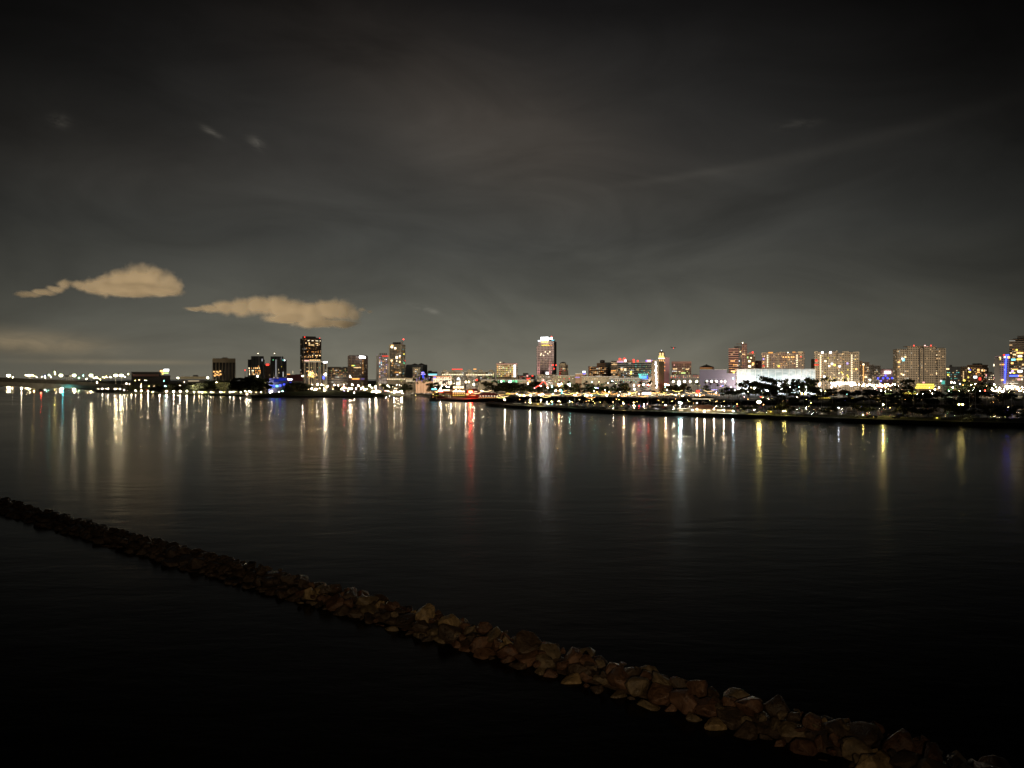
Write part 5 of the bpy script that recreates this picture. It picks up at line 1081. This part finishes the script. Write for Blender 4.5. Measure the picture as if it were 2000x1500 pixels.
# shore village
def shed(px0, px1, eave, ridge, d, lab, wall, roof, lights=(), depth=12, hip=.25, cat='building', z0=GZ):
    b = Bld('shop', px0, px1, ridge, d, lab, depth=depth, cat=cat, z0=z0); ze, zr = b.z(eave), b.z(ridge); W_ = b.W
    link('wall', MB().box(0,W_,0,depth,-.6,ze).mesh('wall', wall), b.o)
    link('roof', MB().add([(-.5,-.6,ze+.02),(W_+.5,-.6,ze+.02),(W_+.5,depth+.6,ze+.02),(-.5,depth+.6,ze+.02),(W_*hip,depth/2,zr),(W_*(1-hip),depth/2,zr)],[(0,1,5,4),(1,2,5),(2,3,4,5),(3,0,4),(3,2,1,0)]).mesh('roof', roof), b.o)
    for l in lights: b.win(*l)
    return b
b = shed(846,862,763,759,985,'low restaurant with a blue lit sign at the left end of the shore village',M_brown,M_roof,[(848,760,10,3,'cyan',.9,'sign',True),(853,765,8,2,'orange',.6)])
b = shed(855,884,765,760,950,'long restaurant with blazing white roof and red eaves in the shore village',M_brown,M_cream,[(860,763.5,9,3.4,'cream',1.5,'sign',True),(872,762,12,2,'cream',1.0,'roof_light',True),(862,766.5,9,1.2,'red',.5,'eave_light',True),(868,770,22,1.4,'cream',.3),(860,773,16,1.4,'amber',.3)])
b = shed(842,884,772,768,925,'low waterside deck building strung with yellow lights',M_dark,M_roof)
b.scatter(30,844,883,768,780,'yellow orange cream',3,3.4,3,k=.45)
b = Bld('cupola_house', 880, 911, 748, 960, 'tiered village house with a glowing white domed cupola and rows of arched lights', depth=14)
b.box('wall', 0, 1, 762, M_brown); b.box('upper_wall', .12, .88, 755, M_brown, 761.95, 1.5, 12); b.box('roof', -.03, 1.03, 761.3, M_brown, 762.3, -.7); b.box('upper_roof', .1, .9, 754.3, M_brown, 755.2, .9)
mm = b.d/F; cx = b.fx(.5)
link('cupola', MB().lathe([(2.4,b.z(754.2)),(2.4,b.z(745)),(2.9,b.z(744.6)),(2.0,b.z(742))],12,cx,6).mesh('cupola', M_white), b.o)
link('dome', MB().lathe([(2.3,b.z(741.9)),(2.2,b.z(740)),(1.4,b.z(738)),(.1,b.z(737))],14,cx,6).mesh('dome', emit('dome_glow', (.85,.95,1), 1.6, False), True), b.o)
for X,Y,w_,h_ in ((893,748,2.4,3),(896.5,748,2.4,3),(895,751,7,2)): b.win(X,Y,w_,h_,'cream',1.3,'cupola_light',True)
b.row(887,904,756.5,4.2,3,4,'cream',.9); b.row(882,909,764.5,4,2.8,3,'cream',.9); b.row(881,910,768.5,4.4,2,2,'orange',.6); b.row(881,910,772,4.2,1.6,1.6,'yellow',.6)
b = shed(911,936,765,759,930,'dark-roofed village shop with a round red and yellow sign',M_dark,M_roof,[(919,765,9,4.4,'red',8,'sign',True),(919,763.5,6,3,'yellow',1.0,'sign',True),(913,770,6,4,'orange',.5),(929,765,6,2,'cream',.4),(924,772,10,1.4,'orange',.4)])
b = shed(934,975,772,768,930,'white-awninged cafe row right of the red-signed shop',M_dark,M_tan)
b.row(938,973,773.5,5.6,1.8,1.8,'cream',.6); b.row(936,974,776.5,4.2,2,1.6,'orange',.5)
# red arch
d = 1040; m = d/F; o = empty('lit_arch', P(1058,772,d), 0, 'red neon arch of two curved legs above the dark round trees', 'arch'); 
for seg in (((1045,758),(1049,754.5),(1054,752),(1058,748),(1061.5,744)),((1061.5,744),(1065,748),(1068,752),(1070,758)),((1049,754.5),(1055,753.2),(1059,753.4))):
    mb = MB()
    for (a,b1),(c_,d1) in zip(seg, seg[1:]): mb.tube(((a-1058)*m,0,(772-b1)*m),((c_-1058)*m,0,(772-d1)*m),.55,n=6)
    link('neon_tube', mb.mesh('neon_tube', emit('arch_red', (1,.10,.06), 2.2)), o)
link('frame', MB().tube((-8.8,1,-1),(-8.8,1,14*m),.4).tube((8.2,1,-1),(8.2,1,14*m),.4).tube((2.4,1,-1),(2.4,1,27*m),.4).mesh('frame', M_steel), o)
link('crown_light', pane('pink',1.0,True), o, (2.4,-.4,29.5*m), scale=(1.8,.6,2.6))
# teal curved sign and tents
d = 990; m = d/F
o = empty('curved_sign', P(1094,774,d), 0, 'small turquoise crescent-shaped lit sign among the trees', 'sign')
mb = MB()
for k in range(7):
    a = -1.2+k*.34; mb.tube((2.6*math.cos(a),0,6+2.8*math.sin(a)),(2.6*math.cos(a+.34),0,6+2.8*math.sin(a+.34)),.45)
link('crescent', mb.mesh('crescent', emit('crescent_teal', (.1,.85,.9), 2)), o); link('post', MB().tube((1.5,.6,-1),(1.5,.6,6),.2).mesh('post', M_steel), o)
TW = pbr('tent_canvas', (.8,.8,.76), .8)
for i, (px, w_, tp, ev, lab) in enumerate(((1124,18,763.5,768,'large white peaked tent glowing between dark trees'),(1056,14,765,769,'white peaked tent below the red arch'),(1183,20,768,771,'long white tent by the marina, right of the large peaked one'),(1207,10,768,771.5,'small white tent next to the long one'),(960,10,765,770,'small pale tent beside the palms of the shore village'),(1332,12,769,772,'small white tent below the palms left of the red sign'),(1142,10,766,770,'orange-lit tent right of the large white peaked tent'))):
    d = 1000; m = d/F; p = P(px, 773, d); o = empty('tent', (p.x,p.y,GZ), 0, lab, 'tent'); ze = CAMZ-(ev-HY)*m-GZ; zt = CAMZ-(tp-HY)*m-GZ; w2 = w_*m/2
    link('canopy', MB().add([(-w2,-w2*.6,ze),(w2,-w2*.6,ze),(w2,w2*.6,ze),(-w2,w2*.6,ze),(0,0,zt)],[(0,1,4),(1,2,4),(2,3,4),(3,0,4),(3,2,1,0)]).mesh('canopy', TW), o)
    for sx in (-1,1):
        for sy in (-.6,.6): link('pole', MB().tube((sx*w2*.97,sy*w2*.97,-.3),(sx*w2*.97,sy*w2*.97,ze),.12).mesh('pole', M_steel), o)
    link('tent_lamp', globe('o' if i == 6 else 'w', 110, .46), o, (0,-w2*.9,ze*.55)); link('ridge_lamp', globe('c', 35, .36), o, (w2*.3,-w2*.75,ze+.2))
# small lit shops and festoons between the promenade trees
sr = random.Random(17)
for i in range(19):
    px = 972+i*18.5+sr.uniform(-4,4); w_ = sr.uniform(9,16); ev = sr.uniform(766,769); c = sr.choice(['warm','cream','orange','yellow','cream'])
    b = shed(px, px+w_, ev, ev-sr.uniform(2,3.4), 1015+sr.uniform(0,25), '%s small lit promenade shop from the left, between shore village and violet arena' % ordinal(i), sr.choice([M_cream,M_brown,M_white]), sr.choice([M_roof,M_terra,M_tan]))
    b.o['group'] = 'small lit promenade shops'; b.row(px+1.5, px+w_-1, ev+2.2, 3.2, 1.6, 2.2, c, sr.choice([.2,.35,.6]))
for i in range(44):
    px = 930+i*11+sr.uniform(-4,4); d = 985+sr.uniform(0,15) if i % 2 else 900+sr.uniform(-25,10); m = d/F; w2 = 9*m; c = sr.choice(['c','y','o','o','c']); zt = CAMZ-(sr.uniform(762,777)-HY)*m
    o = empty('string_lights', ((px-1000)*m, d, GZ), sr.uniform(-.3,.3), '%s string of small %s bulbs from the left along the promenade' % (ordinal(i), CN[c]), 'string lights', 'strings of bulbs along the promenade')
    link('pole', MB().tube((-w2,0,0),(-w2,0,zt-GZ+.4),.12).tube((w2,0,0),(w2,0,zt-GZ+.4),.12).mesh('pole', M_pole), o); mb = MB(); cb = MB(); q0 = None
    for k in range(13):
        t_ = k/12*2-1; q = (t_*w2, 0, zt-GZ+(t_*t_-1)*1.3)
        mb.ico(q, .24); 
        if q0: cb.tube(q0, q, .03, n=4)
        q0 = q
    link('bulbs', mb.mesh('bulbs', emit('bulb_'+c, LAMPCOL[c], 8, False)), o); link('cable', cb.mesh('cable', M_dark), o)
# car park / rides
b = Bld('car_deck', 1788, 1826, 746, 1120, 'open car deck with tiers of yellow lights below the arched hotel', depth=24)
for k, y_ in enumerate((749,752.5,756,759.5)): b.box('floor_slab', 0+.03*(3-k), 1, y_, M_cream, y_+.8)
b.box('core', .1, .2, 746, M_cream, None, 8, 14); b.box('back_wall', .08, .98, 748, M_brown, None, 20, 23)
for y_ in (750.8,754.2,757.8): b.row(1792+(y_-750)*-.5,1825,y_,3.1,2.2,1.8,'yellow',.9)
b.win(1804,747,4,3,'pink',.8,'sign')
b = shed(1840,1848,742,739,1150,'small turquoise-lit glass pavilion at the right foot of the arched hotel',M_grey,M_roof,[(1842,747,6,7,'teal',.25),(1838,744,3,3,'white',.8)],8)
b = shed(1760,1790,766,762,900,'low shed with yellow lit eaves under the round dark tree',M_brown,M_roof)
b.row(1763,1788,768,3.5,2.4,2.4,'yellow',.5); b.scatter(10,1770,1789,763,774,'yellow lime',3,3,3,k=.7)
for px0,px1,ev,tp,dd,lab,c in ((1595,1622,776,773,860,'low pavilion with yellow lit eaves under the palms below the golden complex','yellow'),(1655,1668,777,774,840,'small kiosk with yellow eaves left of the spread yellow canopy','yellow'),(1702,1722,776,772.5,850,'low canopy shelter edged in yellow light below the amber and green street lights','yellow'),(1728,1742,768,765,900,'pale yellow shelter under the bright junction lights','lime'),(1325,1352,779,774.5,880,'low khaki-roofed boathouse left of the red sign','warm'),(1352,1395,778,774,860,'long low dock building with pale walls below the red sign','cream')):
    b = shed(px0,px1,ev,tp,dd,lab,M_cream if c != 'yellow' else M_brown,pbr('khaki_roof', (.28,.24,.14), .8)); b.row(px0+1.5,px1-1,ev+1.2,3.4,2.4,1.2,c,.35)
b = Bld('lit_sign', 1359, 1367, 761, 1000, 'upright red lit sign under the row of floodlights', depth=1.5, cat='sign'); b.box('board', 0, 1, 761.5, M_terra, 770); b.box('post', .4, .6, 770, M_steel); b.win(1363,765.5,6,7,'red',1.2,'sign_face',True)
b = Bld('lit_sign', 1254, 1272, 765.5, 1000, 'long blazing white lit canopy left of the light-column wall', depth=6, cat='canopy'); b.box('roof', 0, 1, 766, M_white, 770); b.box('post', .1, .13, 770, M_steel); b.box('post', .87, .9, 770, M_steel); b.win(1263,768,16,3,'white',2.2,'sign_face',True)
# esplanade club house
b = shed(1322,1434,799,797.5,esp(1380)+16,'long cream single-storey club house on the esplanade, brightly lamp-lit',pbr('cream_wall',(.34,.30,.20),.8),M_brown,[(1330,801.5,8,3,'cream',.3),(1352,801,4,3,'white',.8),(1366,801,8,3,'warm',.4),(1384,801.5,6,3,'cream',.5),(1405,801,10,3,'cream',.4),(1425,801.5,10,2.4,'warm',.2)],9,.05,z0=LZ)
ze, zr = b.z(797.6), b.z(791); x0_, x1_ = b.fx(b.px(1349)), b.fx(b.px(1402))
link('hip_roof', MB().add([(x0_,-1,ze),(x1_,-1,ze),(x1_,10,ze),(x0_,10,ze),(x0_+5,4.5,zr),(x1_-5,4.5,zr)],[(0,1,5,4),(1,2,5),(2,3,4,5),(3,0,4),(3,2,1,0)]).mesh('hip_roof', M_terra), b.o)
for px0,px1,tp,lab in ((1499,1512,802,'low hexagonal pale kiosk on the esplanade lawn'),(1822,1838,814,'small yellow-lit open bus shelter near the right end of the esplanade'),(1040,1062,787,'small flat shelter with yellow light at the left end of the esplanade')):
    d = esp((px0+px1)/2)+16; b = Bld('kiosk', px0, px1, tp, d, lab, depth=3.5, cat='kiosk', z0=LZ); b.box('roof', 0, 1, tp, M_cream, tp+1.2, -.5, 4); b.box('wall', .05, .95, tp+1.2, M_cream, None, 2.8, 3.4)
    for f in (.03,.9): b.box('post', f, f+.06, tp+1.2, M_cream, None, 0, .3)
    b.win((px0+px1)/2, tp+2.2, 3, 1.2, 'yellow', 1.0, 'ceiling_light', True)
# gangway to the village pontoon
d = 870; o = empty('gangway', P(912,789,d), 0, 'pale steel gangway sloping to a dark pontoon before the shore village', 'gangway'); m = d/F; mb = MB()
a0, a1 = Vector((3,0,2.2)), Vector((20,14,5))
for k in range(2):
    off = Vector((0,0,k*1.2)); mb.tube(a0+off, a1+off, .14)
for k in range(9):
    q = a0.lerp(a1, k/8); q2 = a0.lerp(a1, min(1,(k+1)/8)); mb.tube(q, q+Vector((0,0,1.2)), .08, n=4); mb.tube(q, q2+Vector((0,0,1.2)), .08, n=4)
link('truss', mb.mesh('truss', pbr('pale_steel', (.5,.55,.5), .5)), o); link('pontoon', MB().box(-6,10,-3,4,-.4,.7).mesh('pontoon', M_dark), o, (0,0,-P(912,789,d).z))
# boats
def hull_mesh(L, B, H, mat):
    st = [(0,.72,0),(.25,.95,0),(.5,1,0),(.75,.72,.1),(.92,.30,.22),(1,.02,.32)]; v = []
    for t, w_, up in st:
        x_ = -L/2+L*t; b2 = B/2*w_; h = H*(1+up)
        v += [(x_,-b2,h),(x_,-b2*.75,H*.2),(x_,0,-.35),(x_,b2*.75,H*.2),(x_,b2,h)]
    f = [(5*i+j,5*i+j+1,5*i+6+j,5*i+5+j) for i in range(5) for j in range(4)]+[(5*i+4,5*i,5*i+5,5*i+9) for i in range(5)]+[(4,3,2,1,0)]
    return MB().add(v, f).mesh('hull', mat)
KIT = []
for L, B, H, mh, mt in ((11,3.3,1.2,13.5,M_hullw),(13.5,3.9,1.4,17,M_hullw),(9,2.9,1.0,11,M_hulld)):
    KIT.append([('hull', hull_mesh(L,B,H,mt)), ('cabin', MB().add([(-L*.12,-B*.28,H),(L*.2,-B*.2,H),(L*.2,B*.2,H),(-L*.12,B*.28,H),(-L*.10,-B*.24,H+.7),(L*.14,-B*.16,H+.6),(L*.14,B*.16,H+.6),(-L*.10,B*.24,H+.7)],[(0,1,5,4),(1,2,6,5),(2,3,7,6),(3,0,4,7),(4,5,6,7)]).mesh('cabin', M_hullw)),
        ('mast', MB().tube((L*.08,0,H),(L*.08,0,H+mh),.10,.06,6).tube((L*.08,-1.2,H+mh*.55),(L*.08,1.2,H+mh*.55),.05,n=4).mesh('mast', M_mast)),
        ('boom', MB().tube((L*.08,0,H+1.5),(-L*.30,0,H+1.45),.07,n=5).tube((L*.06,0,H+1.75),(-L*.28,0,H+1.68),.20,.14,6).mesh('boom', pbr('sail_cover', (.05,.09,.20), .8))),
        ('forestay', MB().tube((L*.08,0,H+mh),(L*.49,0,H*1.3),.04,n=4).mesh('forestay', M_mast))])
MOT = [('hull', hull_mesh(12,3.8,1.6,M_hullw)), ('cabin', MB().box(-3.5,2.5,-1.4,1.4,1.6,2.9).add([(2.5,-1.4,1.6),(4,-1.1,1.6),(4,1.1,1.6),(2.5,1.4,1.6),(2.5,-1.4,2.9),(2.5,1.4,2.9)],[(0,1,4),(1,2,5,4),(2,3,5)]).mesh('cabin', M_hullw)),
       ('bridge_deck', MB().box(-3,1,-1.2,1.2,2.92,3.15).box(-2.8,-1.2,-1,1,4.3,4.42).tube((-2.7,-.9,3.1),(-2.7,-.9,4.3),.06).tube((-1.3,.9,3.1),(-1.3,.9,4.3),.06).mesh('bridge_deck', M_hullw)), ('window_band', MB().box(-3.2,2.3,-1.43,1.43,2.1,2.6).mesh('window_band', pbr('black_glass',(.015,.014,.013),.15)))]
br_ = random.Random(31); MOTL = (('row nearest the esplanade', 1010, 1990, 54, 62), ('middle row of the marina', 1090, 1990, 86, 110), ('back row of the marina', 1110, 1980, 130, 165))
def put(kit, name, cat, loc, rz, lab, grp, light=None):
    o = empty(name, loc, rz, lab, cat, grp)
    for nm, me in kit: link(nm, me, o)
    if light: link('cabin_light', pane(light, .5), o, (1.2,-1.5,2.0), scale=(.9,.2,.5))
for rn_, x0_, x1_, o0, o1 in MOTL:
    px = x0_; i = j = 0
    while px < x1_:
        if px > 1470: px += br_.uniform(20,40)
        d = esp(px)+br_.uniform(o0,o1); loc = ((px-1000)/F*d, d, 0); rz = math.pi/2+br_.choice([0,math.pi])+br_.uniform(-.25,.25)+ (0.9 if br_.random()<.2 else 0)
        c = br_.choice([None,'warm','white','yellow','cream','orange','red'] if px < 1450 else [None,None,None,'warm'])
        if br_.random() < .72:
            put(KIT[br_.randrange(3)], 'sailboat', 'sailboat', loc, rz, '%s moored sailboat from the left in the %s' % (ordinal(i), rn_), 'sailboats moored in the marina', c); i += 1
        else:
            put(MOT, 'motor_boat', 'motor boat', loc, rz, '%s white motor boat from the left in the %s' % (ordinal(j), rn_), 'motor boats moored in the marina', c or 'cream'); j += 1
        px += br_.uniform(13,25) if px < 1450 else br_.uniform(22,40)
for i, px in enumerate((793,800,806,818,828,836,848,858)):
    d = DW(771.5)-18+br_.uniform(-6,6) if px < 838 else DW(782)-8; put(KIT[i%3] if i%2 else MOT, 'sailboat' if i%2 else 'motor_boat', 'sailboat' if i%2 else 'motor boat', ((px-1000)/F*d, d, 0), br_.uniform(0,6), '%s %s from the left before the shore village' % (ordinal(i//2), 'small sailboat' if i%2 else 'motor boat'), 'boats by the shore village', None)
for i, (px, dx) in enumerate(((1010,8),(1058,8),(1072,8))):
    d = esp(px)+40; put(MOT, 'motor_boat', 'motor boat', ((px-1000)/F*d, d, 0), br_.uniform(-.3,.3), '%s lamp-lit motor boat behind the left tip of the esplanade' % ordinal(i), 'motor boats at the esplanade tip', 'cream')
put(MOT, 'patrol_boat', 'motor boat', P(482,780,1010)*1, 0.1, 'lone small boat with a white light on the water before the park', None, 'cream'); bpy.data.objects['patrol_boat'].location.z = 0
link('deck_light', globe('w', 260, .6), bpy.data.objects['patrol_boat'], (0,0,5.0))
# tour bus-like parked cars on the esplanade
def car_kit(mat, nm):
    prof = [(-2.2,.35),(-2.25,.8),(-1.9,.95),(-1.2,1.0),(-.7,1.42),(.7,1.45),(1.3,1.0),(2.1,.9),(2.25,.6),(2.2,.35)]
    n = len(prof); mb = MB(); mb.add([(x_,-.85,z_) for x_,z_ in prof]+[(x_,.85,z_) for x_,z_ in prof], [tuple(range(n)), tuple(range(2*n-1,n-1,-1))]+[(i,i+n,(i+1)%n+n,(i+1)%n) for i in range(n)])
    k = [('body', mb.mesh('body', mat)), ('windows', MB().box(-.75,.75,-.87,.87,1.05,1.36).mesh('windows', pbr('black_glass',(.015,.014,.013),.15)))]
    for sx in (-1.4,1.4):
        for sy in (-.8,.8): k.append(('wheel', MB().add([(sx+.34*math.cos(t*.628), sy+s_*.12, .34+.34*math.sin(t*.628)) for s_ in (-1,1) for t in range(10)], [tuple(range(9,-1,-1)), tuple(range(10,20))]+[(t,(t+1)%10,(t+1)%10+10,t+10) for t in range(10)]).mesh('wheel', M_dark)))
    return k
CARS = [('white', car_kit(pbr('car_white',(.6,.6,.6),.3),'w')), ('dark', car_kit(pbr('car_dark',(.04,.045,.06),.3),'d')), ('silver', car_kit(pbr('car_silver',(.35,.36,.37),.35,metal=.5),'s'))]
cc = {}
for px in (1150,1168,1190,1214,1232,1450,1468,1485,1532,1560,1678,1690,1698,1706,1750,1890,1938,1966):
    d = esp(px)+19; c, k = CARS[br_.randrange(3)]; cc[c] = cc.get(c,-1)+1
    put(k, 'parked_car', 'car', ((px-1000)/F*d, d, LZ), br_.uniform(-.15,.15), '%s %s car from the left parked on the esplanade' % (ordinal(cc[c]), c), 'cars parked on the esplanade')
# aircraft with a red beacon
p = P(1315.5, 679, 2600); o = empty('aircraft', p, .4, 'small aircraft with a red beacon low in the sky right of the golden-topped tower', 'aircraft')
link('fuselage', MB().add([], []).tube((-7,0,0),(7,0,0),1.0,.9,8).tube((7,0,0),(10,0,0),.9,.1,8).tube((-7,0,0),(-11,0,1),1.0,.2,8).mesh('fuselage', M_hullw), o)
link('wing', MB().box(-1.2,1.6,-10,10,-.3,0).mesh('wing', M_hullw), o); link('tail', MB().box(-11,-9,-.15,.15,.5,3.5).box(-11,-9.5,-3,3,.8,1).mesh('tail', M_hullw), o); link('beacon', MB().ico((0,0,-1.4),1.2).mesh('beacon', emit('plane_red', (1,.03,.02), 6, False)), o)

# ------------------------------------------------------------------ low clouds lit by the port (real volumes, 5 km off)
def cloud_mat(name, dens, lumps, seed):
    """vapour density: a sum of soft puffs broken up by turbulence, thinning to nothing at the edge"""
    m = bpy.data.materials.new(name); m.use_nodes = True; m.node_tree.nodes.clear(); n = NT(m.node_tree)
    co = n.new('ShaderNodeTexCoord').outputs['Object']
    nw = n.new('ShaderNodeTexNoise'); n.put(nw.inputs['Vector'], co); nw.inputs['Scale'].default_value = 0.010; nw.inputs['Detail'].default_value = 5
    wv = n.new('ShaderNodeVectorMath'); wv.operation = 'MULTIPLY_ADD'; n.put(wv.inputs[0], nw.outputs['Color'])
    wv.inputs[1].default_value = (80, 80, 50); n.put(wv.inputs[2], co)
    x, y, z = n.sep(wv.outputs[0]); f = None
    for cx, cy, cz, rx, rz in lumps:
        q = n.m('POWER', n.m('DIVIDE', n.m('SUBTRACT', x, cx+40), rx), 2)
        q = n.m('ADD', q, n.m('POWER', n.m('DIVIDE', n.m('SUBTRACT', y, cy+40), rx*.9), 2))
        q = n.m('ADD', q, n.m('POWER', n.m('DIVIDE', n.m('SUBTRACT', z, cz+25), rz), 2))
        g = n.m('POWER', 2.71828, n.m('MULTIPLY', q, -1.0)); f = g if f is None else n.m('MAXIMUM', n.m('MULTIPLY', f, 1.0), g)
    nz = n.noise(co, 0.013, 8, 0.70, 0.5)
    f = n.m('ADD', f, n.m('MULTIPLY', n.m('SUBTRACT', nz, 0.5), 0.95))
    d = n.ramp(f, [(0.30, 0.0), (0.42, 0.13), (0.78, 1.0)])
    v = n.new('ShaderNodeVolumePrincipled'); v.inputs['Color'].default_value = (1, .97, .92, 1)
    n.put(v.inputs['Density'], n.m('MULTIPLY', d, dens))
    m.node_tree.links.new(v.outputs[0], n.new('ShaderNodeOutputMaterial').inputs['Volume'])
    return m
def cloud(label, D, lumps, dens, seed=1):
    k = D/F; c0 = Vector((0,0,0)); L = []
    for (px, py, rx, rz) in lumps: c0 += P(px, py, D)
    c0 /= len(lumps); mb = MB()
    for (px, py, rx, rz) in lumps:
        c = P(px, py, D)-c0; L.append((c.x, c.y, c.z, rx*k, rz*k))
        bm = bmesh.new(); bmesh.ops.create_icosphere(bm, subdivisions=3, radius=1)
        mb.add([(c.x+v.co.x*(rx*k*1.25+25), c.y+v.co.y*(rx*k*1.2+25), c.z+v.co.z*(rz*k*1.3+25)) for v in bm.verts], [[q.index for q in f.verts] for f in bm.faces]); bm.free()
    mat = cloud_mat('cloud_vapour', dens, L, seed)
    me = mb.mesh('cloud', mat); o = bpy.data.objects.new('cloud_tmp', me); COL.objects.link(o)
    r = o.modifiers.new('r', 'REMESH'); r.mode = 'VOXEL'; r.voxel_size = 18*D/5000
    dg = bpy.context.evaluated_depsgraph_get(); me2 = bpy.data.meshes.new_from_object(o.evaluated_get(dg))
    bpy.data.objects.remove(o); me2.materials.clear(); me2.materials.append(mat); me2.name = 'cloud'
    return tag(link('cloud', me2, loc=c0), label, 'cloud', 'low clouds over the port')
cloud('dome-shaped amber cloud with a ragged tail, highest of the low clouds on the left', 5000,
      [(347,560,13,17),(328,553,22,25),(300,548,28,29),(270,546,32,31),(238,551,32,27),(208,556,28,21),(180,559,24,15),(155,558,15,10),
       (250,567,80,11),(320,569,36,10),(128,556,17,10),(108,564,18,7),(84,570,24,6),(54,574,24,5)], 0.019, 3)
cloud('long amber cloud with a lumpy top, low above the twin dark towers', 5000,
      [(385,603,22,5),(410,603,26,8),(440,600,28,14),(470,600,28,18),(508,597,32,21),(545,599,34,22),(578,606,34,21),(608,611,34,21),
       (642,606,34,23),(670,607,26,22),(690,613,14,17),(560,622,50,9),(620,631,50,10),(668,632,34,9),(706,603,9,4),(722,608,8,4)], 0.019, 5)
